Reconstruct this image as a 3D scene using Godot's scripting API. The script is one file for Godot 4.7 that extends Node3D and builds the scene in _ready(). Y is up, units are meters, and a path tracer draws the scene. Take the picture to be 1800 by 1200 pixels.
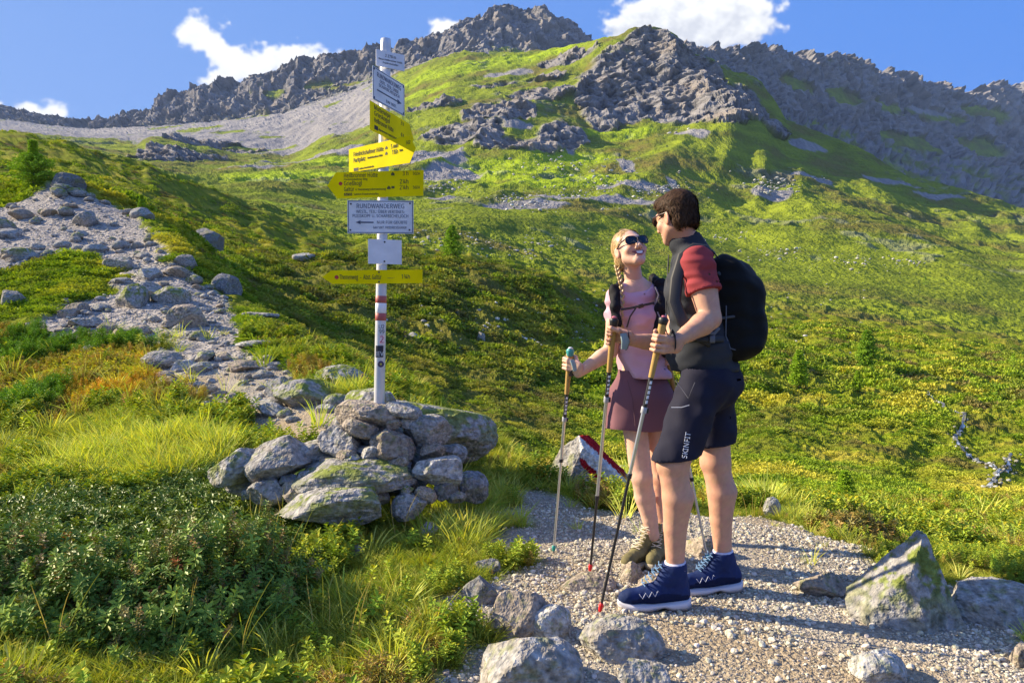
extends Node3D

const SKY := 0.455
const F := 1250.0            # focal length in pixels of the 1800 x 1200 photograph
const TILT := -0.02
const EYE := Vector3(0, 1.2, 0)
const SUN_TO := Vector3(-0.847, 0.484, -0.218)

var rng := RandomNumberGenerator.new()
var names := {}
var n1 := FastNoiseLite.new()
var n2 := FastNoiseLite.new()
var nr := FastNoiseLite.new()
var t0 := 0

func _ready() -> void:
	t0 = Time.get_ticks_msec()
	rng.seed = 7
	make_camera()
	make_sky()
	make_sun()
	setup_noise()
	setup_materials()
	build_terrain()
	lap("terrain")
	build_path_gravel()
	build_rocks()
	lap("rocks")
	build_cairn()
	build_signpost()
	lap("sign")
	build_trees()
	build_plants()
	lap("plants")
	build_people()
	lap("people")

func lap(s: String) -> void:
	print(s, " ", Time.get_ticks_msec() - t0, " ms")

func make_camera() -> void:
	var c := Camera3D.new()
	c.name = "camera"
	c.fov = rad_to_deg(2.0 * atan(600.0 / F))
	c.near = 0.05
	c.far = 6000.0
	c.position = EYE
	c.rotation = Vector3(TILT, 0, 0)
	c.current = true
	add_child(c)

func make_sun() -> void:
	var l := DirectionalLight3D.new()
	l.name = "sun"
	l.light_energy = 1.6
	l.light_angular_distance = 0.5
	l.light_color = Color(1.0, 0.93, 0.80)
	l.shadow_enabled = true
	l.look_at_from_position(SUN_TO.normalized() * 50.0, Vector3.ZERO, Vector3.UP)
	add_child(l)

# world direction of a photograph pixel
func ray(px: float, py: float) -> Vector3:
	var ry := (600.0 - py) / F
	return Vector3((px - 900.0) / F, ry * cos(TILT) + sin(TILT), ry * sin(TILT) - cos(TILT))

# point at depth d (metres along -z) seen at that pixel
func P(px: float, py: float, d: float) -> Vector3:
	var r := ray(px, py)
	return EYE + r * (d / -r.z)

func make_sky() -> void:
	var W := 4096
	var H := 2048
	var sw := 1024
	var sh := 512
	var cn := FastNoiseLite.new()
	cn.seed = 5
	cn.frequency = 1.0
	cn.fractal_octaves = 5
	cn.fractal_gain = 0.55
	var sunaz := atan2(SUN_TO.x, -SUN_TO.z)
	var base := Image.create(sw, sh, false, Image.FORMAT_RGBF)
	for y in sh:
		var el := (0.5 - (y + 0.5) / sh) * PI
		for x in sw:
			var az := wrapf((x + 0.5) / sw * TAU, -PI, PI)   # straight ahead is the first column
			var c := sky_color(az, el, sunaz)
			if el > 0.12:
				var k := 1.0 / (sin(el) + 0.12)
				var v := cn.get_noise_3d(cos(az) * cos(el) * k * 1.3 + 7.0, 3.1, sin(az) * cos(el) * k * 1.3)
				var outside := clampf((absf(az) - 0.75) * 4.0, 0, 1)
				if el > 0.5:
					outside = maxf(outside, clampf((el - 0.5) * 5.0, 0, 1))
				var dn := smoothstep(0.16, 0.36, v) * outside
				c = c.lerp(Color(0.52, 0.53, 0.56), dn)
			base.set_pixel(x, y, c)
	base.resize(W, H, Image.INTERPOLATE_BILINEAR)
	# clouds over the ridges
	var puffs := [
		[350, 52, 36, 24], [335, 60, 22, 15], [372, 84, 30, 22], [398, 108, 30, 24], [425, 104, 26, 26], [440, 120, 42, 18],
		[480, 104, 46, 20], [520, 98, 40, 20], [560, 100, 40, 12], [385, 143, 26, 12], [410, 128, 30, 18],
		[62, 196, 42, 15], [40, 190, 16, 9], [0, 184, 9, 6], [84, 202, 26, 10],
		[775, 58, 24, 20], [792, 50, 18, 12], [762, 68, 14, 12],
		[1120, 34, 44, 32], [1165, 44, 60, 42], [1215, 46, 70, 50], [1270, 36, 70, 52], [1315, 28, 48, 44], [1230, 20, 80, 26], [1090, 52, 26, 14],
	]
	var x0 := int(atan2(-960.0, F) / TAU * W)
	var x1 := int(atan2(960.0, F) / TAU * W)
	var cn2 := FastNoiseLite.new()
	cn2.seed = 21
	cn2.frequency = 0.020
	cn2.fractal_octaves = 6
	cn2.fractal_gain = 0.58
	for yy in range(int((0.5 - 0.46 / PI) * H), int((0.5 - 0.06 / PI) * H)):
		var el := (0.5 - (yy + 0.5) / H) * PI
		for xx in range(x0, x1):
			var az := (xx + 0.5) / W * TAU
			var d := Vector3(sin(az) * cos(el), sin(el), -cos(az) * cos(el))
			var cy := d.y * cos(TILT) + d.z * sin(TILT)
			var cz := -d.y * sin(TILT) + d.z * cos(TILT)
			var px := 900.0 + F * d.x / -cz
			var py := 600.0 - F * cy / -cz
			var e := 0.0
			var low := 0.0
			for b in puffs:
				var dx: float = (px - b[0]) / b[2]
				var dy: float = (py - b[1]) / b[3]
				var q := dx * dx + dy * dy
				if q < 3.0:
					var w := maxf(0.0, 1.0 - q / 3.0)
					e += w * w
					low += dy * w * w
			if e > 0.02:
				var nz := cn2.get_noise_2d(px, py * 1.25)
				var dn := smoothstep(0.18, 1.05, e + nz * 1.25)
				if dn > 0.0:
					var c: Color = base.get_pixel(posmod(xx, W), yy)
					var g := clampf(0.5 + 0.5 * low / maxf(e, 0.05) - nz * 1.2, 0, 1)
					var big := 1.0 if px > 1000.0 else 0.25
					var body := Color(0.50, 0.50, 0.49).lerp(Color(0.30, 0.31, 0.34), g * 0.8 * big)
					base.set_pixel(posmod(xx, W), yy, c.lerp(body, dn * 0.97))
	var sm := PanoramaSkyMaterial.new()
	sm.panorama = ImageTexture.create_from_image(base)
	var sky := Sky.new()
	sky.sky_material = sm
	var e := Environment.new()
	e.background_mode = Environment.BG_SKY
	e.sky = sky
	e.tonemap_mode = Environment.TONE_MAPPER_LINEAR
	e.tonemap_exposure = 2.4
	e.sdfgi_enabled = true
	e.ssao_enabled = true
	e.ssil_enabled = true
	e.fog_enabled = true
	e.fog_density = 0.00008
	e.fog_light_color = Color(0.68, 0.80, 1.0)
	var we := WorldEnvironment.new()
	we.name = "environment"
	we.environment = e
	add_child(we)
	lap("sky")

func sky_color(az: float, el: float, sunaz: float) -> Color:
	var t := clampf(sin(maxf(el, 0.0)), 0, 1)
	var c := Color(0.24, 0.44, 0.90).lerp(Color(0.09, 0.23, 0.68), pow(t, 0.75))
	var sun := 0.5 + 0.5 * cos(az - sunaz)
	c = c.lerp(Color(0.42, 0.60, 0.95), 0.5 * sun * sun * (1.0 - t))
	c = c.lerp(Color(0.0, 0.19, 0.80), 1.0 * (1.0 - sun) * (1.0 - 0.5 * t))
	if el < 0.0:
		c = Color(0.25, 0.30, 0.30)
	return Color(c.r * SKY, c.g * SKY, c.b * SKY)

func setup_noise() -> void:
	n1.seed = 11
	n1.frequency = 1.0
	n1.fractal_octaves = 4
	n2.seed = 12
	n2.frequency = 1.0
	n2.fractal_octaves = 2
	nr.seed = 13
	nr.frequency = 1.0
	nr.fractal_type = FastNoiseLite.FRACTAL_RIDGED
	nr.fractal_octaves = 3
	nr.fractal_gain = 0.55

# ---------------------------------------------------------------- helpers
class MB:
	var v := PackedVector3Array()
	var n := PackedVector3Array()
	var c := PackedColorArray()
	var uv := PackedVector2Array()
	var i := PackedInt32Array()
	func tri(a: int, b: int, d: int) -> void:   # counter-clockwise seen from outside
		i.push_back(a); i.push_back(d); i.push_back(b)
	func quad(a: int, b: int, d: int, e: int) -> void:
		tri(a, b, d); tri(a, d, e)
	func vert(p: Vector3, nn := Vector3.ZERO, col := Color.WHITE) -> int:
		v.push_back(p)
		if nn != Vector3.ZERO: n.push_back(nn)
		c.push_back(col)
		return v.size() - 1
	func smooth() -> void:
		n.resize(v.size())
		n.fill(Vector3.ZERO)
		for k in range(0, i.size(), 3):
			var a := i[k]; var b := i[k + 1]; var d := i[k + 2]
			var f := (v[d] - v[a]).cross(v[b] - v[a])
			n[a] += f; n[b] += f; n[d] += f
		for k in n.size():
			n[k] = n[k].normalized()
	func mesh() -> ArrayMesh:
		var a := []
		a.resize(Mesh.ARRAY_MAX)
		a[Mesh.ARRAY_VERTEX] = v
		if n.size() == v.size(): a[Mesh.ARRAY_NORMAL] = n
		if c.size() == v.size(): a[Mesh.ARRAY_COLOR] = c
		if uv.size() == v.size(): a[Mesh.ARRAY_TEX_UV] = uv
		a[Mesh.ARRAY_INDEX] = i
		var m := ArrayMesh.new()
		m.add_surface_from_arrays(Mesh.PRIMITIVE_TRIANGLES, a)
		return m

func numbered(s: String) -> String:
	if not names.has(s):
		names[s] = 0
		return s
	names[s] += 1
	return "%s_%03d" % [s, names[s]]

func part(called: String, m: Mesh, mat: Material, parent: Node3D, at := Transform3D.IDENTITY) -> MeshInstance3D:
	var o := MeshInstance3D.new()
	o.name = called
	o.mesh = m
	o.material_override = mat
	o.transform = at
	parent.add_child(o, true)
	return o

func thing(called: String, label: String, category: String, at := Vector3.ZERO, group := "") -> Node3D:
	var o := Node3D.new()
	o.name = numbered(called)
	o.position = at
	add_child(o)
	o.set_meta("label", label)
	o.set_meta("category", category)
	if group: o.set_meta("group", group)
	return o

func one(called: String, m: Mesh, mat: Material, label: String, category: String, at: Transform3D, group := "") -> MeshInstance3D:
	var o := MeshInstance3D.new()
	o.name = numbered(called)
	o.mesh = m
	o.material_override = mat
	o.transform = at
	add_child(o)
	o.set_meta("label", label)
	o.set_meta("category", category)
	if group: o.set_meta("group", group)
	return o

func structure(called: String, m: Mesh, mat: Material) -> MeshInstance3D:
	var o := MeshInstance3D.new()
	o.name = numbered(called)
	o.mesh = m
	o.material_override = mat
	add_child(o)
	o.set_meta("kind", "structure")
	return o

func scatter(called: String, m: Mesh, mat: Material, xf: Array, cols: PackedColorArray, parent: Node = null) -> MultiMeshInstance3D:
	var mm := MultiMesh.new()
	mm.transform_format = MultiMesh.TRANSFORM_3D
	mm.use_colors = cols.size() > 0
	mm.mesh = m
	mm.instance_count = xf.size()
	for k in xf.size():
		mm.set_instance_transform(k, xf[k])
		if cols.size() > 0: mm.set_instance_color(k, cols[k])
	var o := MultiMeshInstance3D.new()
	o.name = numbered(called) if parent == null else called
	o.multimesh = mm
	o.material_override = mat
	(parent if parent else self).add_child(o, true)
	o.set_meta("kind", "stuff")
	return o

func lin(r: float, g: float, b: float) -> Color:   # sRGB bytes to linear
	return Color(r / 255.0, g / 255.0, b / 255.0).srgb_to_linear()

func noise_tex(freq: float, octaves: int, lo: float, hi: float, sd := 1, size := 512, kind := FastNoiseLite.TYPE_SIMPLEX_SMOOTH) -> NoiseTexture2D:
	var f := FastNoiseLite.new()
	f.noise_type = kind
	f.seed = sd
	f.frequency = freq
	f.fractal_octaves = octaves
	f.fractal_gain = 0.6
	var t := NoiseTexture2D.new()
	t.width = size
	t.height = size
	t.seamless = true
	t.noise = f
	var g := Gradient.new()
	g.offsets = PackedFloat32Array([0.0, 1.0])
	g.colors = PackedColorArray([Color(lo, lo, lo), Color(hi, hi, hi)])
	t.color_ramp = g
	return t

func mat(col: Color, rough := 0.8, vcol := false) -> StandardMaterial3D:   # col is linear
	var m := StandardMaterial3D.new()
	m.albedo_color = col.linear_to_srgb()
	m.roughness = rough
	m.vertex_color_use_as_albedo = vcol
	return m

func tex_mat(rough: float, scale: float, albedo: Texture2D, bump: Texture2D, depth: float, world := true) -> StandardMaterial3D:
	var m := StandardMaterial3D.new()
	m.vertex_color_use_as_albedo = true
	m.roughness = rough
	m.metallic_specular = 0.12
	m.uv1_triplanar = true
	m.uv1_world_triplanar = world
	m.uv1_scale = Vector3.ONE * scale
	m.albedo_texture = albedo
	if bump:
		m.heightmap_enabled = true
		m.heightmap_texture = bump
		m.heightmap_scale = depth
	return m

var M := {}
func setup_materials() -> void:
	var coarse := noise_tex(0.02, 5, 0.62, 1.0, 3)
	var fine := noise_tex(0.035, 5, 0.6, 1.0, 4)
	var bump := noise_tex(0.03, 6, 0.0, 1.0, 6)
	M.far = tex_mat(0.95, 1.0 / 36.0, noise_tex(0.03, 6, 0.70, 1.0, 8), bump, 120.0)
	M.mid = tex_mat(0.95, 1.0 / 2.6, coarse, bump, 12.0)
	M.near = tex_mat(0.95, 1.0 / 0.55, fine, bump, 2.2)
	M.rock = tex_mat(0.85, 1.0 / 0.5, noise_tex(0.022, 6, 0.45, 1.0, 9), noise_tex(0.02, 6, 0, 1, 10), 1.8)
	M.pebble = mat(Color.WHITE, 0.9, true)
	M.pebble.metallic_specular = 0.15
	M.far_stone = tex_mat(0.9, 1.0 / 3.0, fine, null, 0)

# ---------------------------------------------------------------- terrain
# Lines across the land from near to far: [rows to the next line, [[bearing px, level px, metres], ...]].
var LAND := [
	[8, [[-700, 2040, 1.0], [2500, 2100, 1.0]]],
	[84, [[-700, 1180, 2.4], [300, 1196, 2.4], [900, 1202, 2.4], [2500, 1206, 2.4]]],
	[44, [[-700, 860, 4.6], [0, 890, 4.5], [450, 905, 4.5], [700, 908, 4.5], [850, 905, 4.5], [1050, 915, 4.4], [1200, 935, 4.15], [1350, 945, 4.05], [1500, 975, 3.75], [1650, 1010, 3.45], [1800, 1022, 3.35], [2500, 1060, 3.1]]],
	[42, [[-700, 770, 6.5], [0, 780, 6.5], [300, 770, 6.5], [450, 770, 6.3], [600, 760, 6.0], [750, 770, 5.9], [850, 800, 5.8], [950, 845, 5.4], [1050, 875, 5.1], [1200, 900, 4.8], [1350, 905, 4.75], [1500, 945, 4.3], [1650, 990, 3.9], [1800, 1005, 3.8], [2500, 1040, 3.5]]],
	[48, [[-700, 680, 9], [0, 680, 9], [150, 670, 9], [300, 660, 9], [450, 650, 9], [600, 660, 9], [700, 690, 8.5], [850, 790, 8], [950, 880, 8], [1050, 905, 8.5], [1200, 915, 8.5], [1350, 900, 9], [1500, 905, 9], [1650, 920, 9], [1800, 930, 9], [2500, 940, 9]]],
	[46, [[-700, 540, 14], [0, 530, 13], [150, 540, 13], [300, 520, 14], [450, 545, 14], [600, 610, 13], [700, 670, 12], [850, 760, 12], [950, 800, 13], [1050, 820, 14], [1200, 830, 15], [1350, 820, 16], [1500, 815, 17], [1650, 815, 18], [1800, 820, 18], [2500, 830, 18]]],
	[42, [[-700, 400, 22], [0, 400, 20], [150, 410, 20], [300, 420, 19], [400, 490, 18], [450, 530, 18], [600, 600, 18], [700, 650, 17], [850, 710, 19], [950, 720, 22], [1050, 720, 24], [1200, 720, 26], [1350, 720, 27], [1500, 720, 28], [1650, 730, 28], [1800, 740, 28], [2500, 750, 28]]],
	[38, [[-700, 330, 27], [0, 338, 26], [100, 325, 26], [150, 335, 26], [230, 360, 26.5], [300, 395, 27], [400, 480, 27], [450, 520, 26], [600, 580, 26], [700, 610, 27], [850, 640, 29], [950, 650, 32], [1050, 645, 35], [1200, 640, 38], [1350, 645, 38], [1500, 655, 40], [1650, 665, 42], [1800, 680, 42], [2500, 700, 42]]],
	[40, [[-700, 380, 36], [0, 375, 36], [100, 375, 36], [230, 395, 37], [300, 420, 38], [400, 465, 38], [450, 488, 38], [600, 510, 40], [750, 520, 42], [850, 545, 42], [950, 570, 45], [1050, 590, 50], [1200, 600, 55], [1350, 600, 55], [1500, 610, 55], [1650, 625, 55], [1800, 640, 55], [2500, 660, 55]]],
	[14, [[-700, 330, 46], [0, 330, 48], [100, 335, 50], [230, 360, 54], [300, 394, 57], [400, 428, 58], [450, 447, 58], [530, 450, 58], [700, 447, 60], [800, 458, 60], [940, 480, 60], [1000, 500, 62], [1060, 525, 68], [1200, 550, 80], [1350, 560, 85], [1500, 572, 85], [1650, 592, 85], [1800, 615, 85], [2500, 660, 85]]],
	[36, [[-700, 295, 68], [0, 296, 72], [150, 304, 78], [300, 354, 84], [400, 392, 88], [450, 416, 90], [600, 470, 90], [800, 490, 86], [940, 508, 85], [1060, 535, 95], [1200, 556, 100], [1350, 566, 105], [1500, 580, 105], [1650, 600, 105], [1800, 622, 105], [2500, 660, 105]]],
	[28, [[-700, 215, 95], [0, 232, 100], [100, 250, 106], [160, 265, 110], [250, 290, 118], [330, 318, 126], [380, 338, 128], [450, 366, 130], [520, 390, 130], [600, 413, 130], [800, 440, 125], [940, 470, 125], [1060, 500, 125], [1200, 530, 125], [1350, 545, 128], [1500, 562, 130], [1650, 580, 130], [1800, 603, 130], [2500, 640, 130]]],
	[44, [[-700, 260, 180], [0, 270, 180], [160, 300, 175], [330, 340, 170], [380, 345, 170], [450, 352, 175], [520, 368, 180], [600, 385, 180], [800, 395, 180], [940, 430, 180], [1060, 460, 180], [1200, 490, 180], [1350, 505, 180], [1500, 522, 180], [1650, 545, 180], [1800, 568, 180], [2500, 620, 180]]],
	[50, [[-700, 250, 350], [0, 262, 350], [160, 285, 350], [240, 300, 340], [330, 325, 330], [450, 330, 320], [600, 345, 300], [800, 340, 300], [940, 350, 300], [1060, 370, 300], [1200, 390, 300], [1350, 405, 290], [1500, 425, 280], [1650, 450, 270], [1800, 480, 260], [2500, 560, 260]]],
	[56, [[-700, 240, 600], [0, 250, 600], [160, 262, 600], [240, 285, 560], [300, 292, 540], [360, 300, 520], [450, 300, 500], [600, 290, 480], [750, 285, 460], [900, 280, 440], [1050, 285, 430], [1200, 300, 420], [1350, 330, 400], [1500, 372, 380], [1650, 415, 360], [1800, 452, 340], [2500, 545, 340]]],
	[44, [[-700, 225, 800], [0, 235, 800], [200, 250, 760], [240, 262, 700], [270, 245, 690], [310, 248, 690], [350, 262, 690], [420, 275, 700], [500, 280, 680], [600, 245, 640], [700, 215, 600], [800, 205, 570], [900, 190, 560], [1000, 190, 585], [1050, 190, 600], [1200, 190, 580], [1240, 186, 560], [1280, 194, 535], [1330, 232, 512], [1380, 284, 500], [1500, 330, 478], [1650, 380, 445], [1800, 425, 410], [2500, 530, 400]]],
	[44, [[-700, 215, 1100], [0, 228, 1100], [200, 240, 1000], [300, 244, 950], [420, 244, 900], [500, 250, 880], [600, 220, 820], [700, 172, 760], [800, 140, 720], [900, 140, 690], [1020, 135, 640], [1050, 125, 628], [1150, 115, 626], [1200, 122, 618], [1240, 125, 604], [1310, 163, 590], [1350, 205, 582], [1390, 246, 574], [1500, 297, 556], [1650, 350, 525], [1800, 398, 490], [2500, 510, 460]]],
	[16, [[-700, 208, 1350], [0, 222, 1350], [150, 235, 1300], [300, 234, 1150], [420, 226, 1080], [500, 224, 1020], [600, 194, 960], [700, 140, 900], [760, 110, 870], [820, 95, 850], [860, 97, 840], [950, 90, 820], [1000, 84, 770], [1035, 74, 730], [1080, 62, 685], [1110, 50, 670], [1150, 47, 664], [1190, 64, 660], [1205, 92, 656], [1240, 102, 652], [1262, 116, 650], [1290, 128, 645], [1310, 134, 640], [1330, 145, 638], [1345, 166, 636], [1380, 213, 630], [1440, 236, 622], [1500, 262, 612], [1600, 312, 592], [1700, 342, 572], [1800, 370, 552], [2500, 490, 500]]],
	[38, [[-700, 205, 1500], [0, 215, 1500], [150, 228, 1480], [300, 224, 1300], [420, 214, 1230], [500, 206, 1180], [600, 174, 1120], [700, 130, 1080], [760, 108, 1060], [820, 90, 1050], [860, 115, 1020], [1000, 130, 1000], [1080, 128, 900], [1150, 125, 860], [1250, 180, 840], [1350, 260, 800], [1500, 330, 740], [1650, 390, 680], [1800, 430, 640], [2500, 520, 640]]],
	[50, [[-700, 200, 1700], [0, 205, 1700], [150, 230, 1650], [240, 222, 1600], [310, 212, 1500], [400, 204, 1450], [500, 184, 1380], [600, 152, 1330], [700, 120, 1300], [800, 96, 1290], [860, 75, 1290], [950, 90, 1290], [1035, 110, 1290], [1100, 150, 1150], [1200, 150, 960], [1350, 190, 1080], [1500, 230, 1200], [1650, 270, 1330], [1800, 300, 1450], [2500, 400, 1900]]],
	[8, [[-700, 180, 2000], [-100, 180, 1900], [0, 190, 1850], [75, 207, 1800], [150, 217, 1750], [240, 205, 1680], [310, 165, 1600], [350, 158, 1570], [400, 142, 1540], [440, 140, 1510], [500, 115, 1480], [560, 105, 1460], [620, 97, 1440], [650, 95, 1430], [690, 85, 1420], [740, 75, 1410], [800, 52, 1400], [840, 40, 1400], [862, 20, 1400], [880, 14, 1400], [905, 16, 1400], [960, 28, 1400], [1000, 47, 1400], [1035, 70, 1400], [1080, 110, 1350], [1150, 110, 1180], [1200, 75, 1060], [1250, 90, 1110], [1330, 85, 1190], [1400, 98, 1260], [1480, 105, 1340], [1530, 125, 1390], [1600, 140, 1470], [1660, 160, 1530], [1700, 162, 1570], [1740, 150, 1610], [1800, 145, 1670], [1900, 140, 1780], [2500, 170, 2400]]],
	[0, [[-700, 330, 2600], [2500, 330, 3200]]],
]
var K := 0
const PX0 := -700.0
const PXS := 8.0
const NT := 401              # table columns
var TD: Array = []           # per line: depth by table column
var TY: Array = []           # per line: height
var TM: Array = []           # per line: slope dy/dd

func prepare_land() -> void:
	K = LAND.size()
	for k in K:
		var pts: Array = LAND[k][1]
		var dd := PackedFloat32Array()
		var yy := PackedFloat32Array()
		dd.resize(NT); yy.resize(NT)
		var s := 0
		for c in NT:
			var px := PX0 + c * PXS
			while s < pts.size() - 2 and px > pts[s + 1][0]:
				s += 1
			var t := clampf((px - pts[s][0]) / float(pts[s + 1][0] - pts[s][0]), 0, 1)
			var ts := t
			if k < 17: ts = lerpf(t, t * t * (3.0 - 2.0 * t), 0.5)
			var d := lerpf(pts[s][2], pts[s + 1][2], ts)
			dd[c] = d
			yy[c] = P(px, lerpf(pts[s][1], pts[s + 1][1], ts), d).y
		TD.append(dd); TY.append(yy)
	for k in K:   # monotone slopes along each bearing
		var mm := PackedFloat32Array()
		mm.resize(NT)
		for c in NT:
			if k == 0 or k == K - 1:
				mm[c] = 0.0
				continue
			var s0: float = (TY[k][c] - TY[k - 1][c]) / (TD[k][c] - TD[k - 1][c])
			var s1: float = (TY[k + 1][c] - TY[k][c]) / (TD[k + 1][c] - TD[k][c])
			mm[c] = 0.0 if s0 * s1 <= 0.0 else 2.0 * s0 * s1 / (s0 + s1)
		TM.append(mm)

func prof(k: int, c: int, d: float) -> float:
	var d0: float = TD[k][c]
	var h: float = TD[k + 1][c] - d0
	var t := clampf((d - d0) / h, 0, 1)
	var t2 := t * t
	var t3 := t2 * t
	return TY[k][c] * (2 * t3 - 3 * t2 + 1) + TM[k][c] * h * (t3 - 2 * t2 + t) + TY[k + 1][c] * (3 * t2 - 2 * t3) + TM[k + 1][c] * h * (t3 - t2)

# height of the undisturbed land at a place
func land(x: float, z: float) -> float:
	var d := maxf(-z, 1.0)
	var cf := clampf((900.0 + F * x / d - PX0) / PXS, 0.0, NT - 1.001)
	var c := int(cf)
	var out := PackedFloat32Array([0, 0])
	for s in 2:
		var k := 0
		while k < K - 2 and TD[k + 1][c + s] < d:
			k += 1
		out[s] = prof(k, c + s, d)
	return lerpf(out[0], out[1], cf - c)

var knolls := []             # [x, z, radius, height]
func lumps(x: float, z: float, path: float) -> float:   # hummocks of the near and middle ground
	var d := -z
	var a := 0.03 + 0.05 * smoothstep(4.0, 9.0, d) + 0.30 * smoothstep(9.0, 30.0, d) + 0.5 * smoothstep(45.0, 130.0, d)
	var w := 0.55 - 0.30 * smoothstep(6.0, 25.0, d) - 0.13 * smoothstep(40.0, 110.0, d)
	var v := n1.get_noise_2d(x * w, z * w) * a * 1.5 + n2.get_noise_2d(x * 1.9, z * 1.9) * a * 0.4 * (1.0 - smoothstep(40.0, 80.0, d))
	return v * (1.0 - 0.8 * path)

# paths and bare ground: polygons on the ground, in metres
var path_grid := PackedFloat32Array()
const GX0 := -26.0
const GZ0 := -30.0
const GS := 0.1
const GW := 380
const GH := 320
func on_land(px: float, py: float) -> Vector3:   # the visible place on the undisturbed land at a bearing and level
	var r := ray(px, py)
	r = r / -r.z
	var d := 2.0
	while d < 1900.0:
		var p := EYE + r * d
		if p.y < land(p.x, p.z):
			var lo := d / 1.012
			for i in 12:
				var m := (lo + d) * 0.5
				var q := EYE + r * m
				if q.y < land(q.x, q.z): d = m
				else: lo = m
			return EYE + r * d
		d *= 1.012
	return EYE + r * d

func make_paths() -> void:
	path_grid.resize(GW * GH)
	var polys := [
		[[1830, 1400], [840, 1400], [760, 1200], [830, 1150], [770, 1110], [800, 1060], [880, 1000], [905, 960], [930, 925], [880, 890], [845, 868], [890, 862], [960, 880], [1060, 898], [1190, 905], [1330, 912], [1480, 962], [1600, 1000], [1830, 1030]],
		[[575, 806], [460, 760], [375, 712], [318, 678], [255, 644], [285, 616], [265, 600], [360, 580], [430, 598], [485, 636], [540, 676], [610, 700], [660, 720], [660, 780]],
		[[330, 618], [200, 598], [60, 588], [90, 545], [200, 515], [225, 478], [310, 462], [385, 515], [420, 555], [440, 608]],
		[[240, 480], [140, 440], [-60, 500], [-80, 380], [40, 350], [120, 330], [230, 375], [275, 420], [300, 470]],
		[[430, 470], [470, 452], [560, 450], [500, 475], [455, 490]],
	]
	var tests := []
	for pl in polys:
		var pv := PackedVector2Array()
		for q in pl:
			var w := on_land(q[0], q[1])
			pv.append(Vector2(w.x, w.z))
		var bb := Rect2(pv[0], Vector2.ZERO)
		for q in pv: bb = bb.expand(q)
		tests.append([pv, bb.grow(0.3)])
	for j in GH:
		for i in GW:
			var q := Vector2(GX0 + i * GS, GZ0 + j * GS)
			q += Vector2(n1.get_noise_2d(q.x * 1.1, q.y * 1.1), n1.get_noise_2d(q.x * 1.1 + 40.0, q.y * 1.1)) * 0.35
			for t in tests:
				if t[1].has_point(q) and Geometry2D.is_point_in_polygon(q, t[0]):
					path_grid[j * GW + i] = 1.0
					break

func path_at(x: float, z: float) -> float:
	var fx := (x - GX0) / GS
	var fz := (z - GZ0) / GS
	if fx < 0 or fz < 0 or fx >= GW - 1 or fz >= GH - 1: return 0.0
	var i := int(fx)
	var j := int(fz)
	var a := lerpf(path_grid[j * GW + i], path_grid[j * GW + i + 1], fx - i)
	var b := lerpf(path_grid[(j + 1) * GW + i], path_grid[(j + 1) * GW + i + 1], fx - i)
	return lerpf(a, b, fz - j)

# the heathery shoulder in front of the hollow
func heather(x: float, z: float) -> float:
	var d := -z
	if d < 11.0 or d > 64.0: return 0.0
	var u := x / d + 0.06 * n1.get_noise_2d(x * 0.15, z * 0.15)
	return smoothstep(-0.40, -0.33, u) * (1.0 - smoothstep(0.04, 0.14, u)) * smoothstep(11.0, 16.0, d) * (1.0 - smoothstep(58.0, 64.0, d))

func ground(x: float, z: float) -> float:
	return land(x, z) + lumps(x, z, path_at(x, z) if z > GZ0 else 0.0)

func spot(px: float, py: float) -> Vector3:   # on the real surface
	var p := on_land(px, py)
	p.y = ground(p.x, p.z)
	return p

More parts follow.
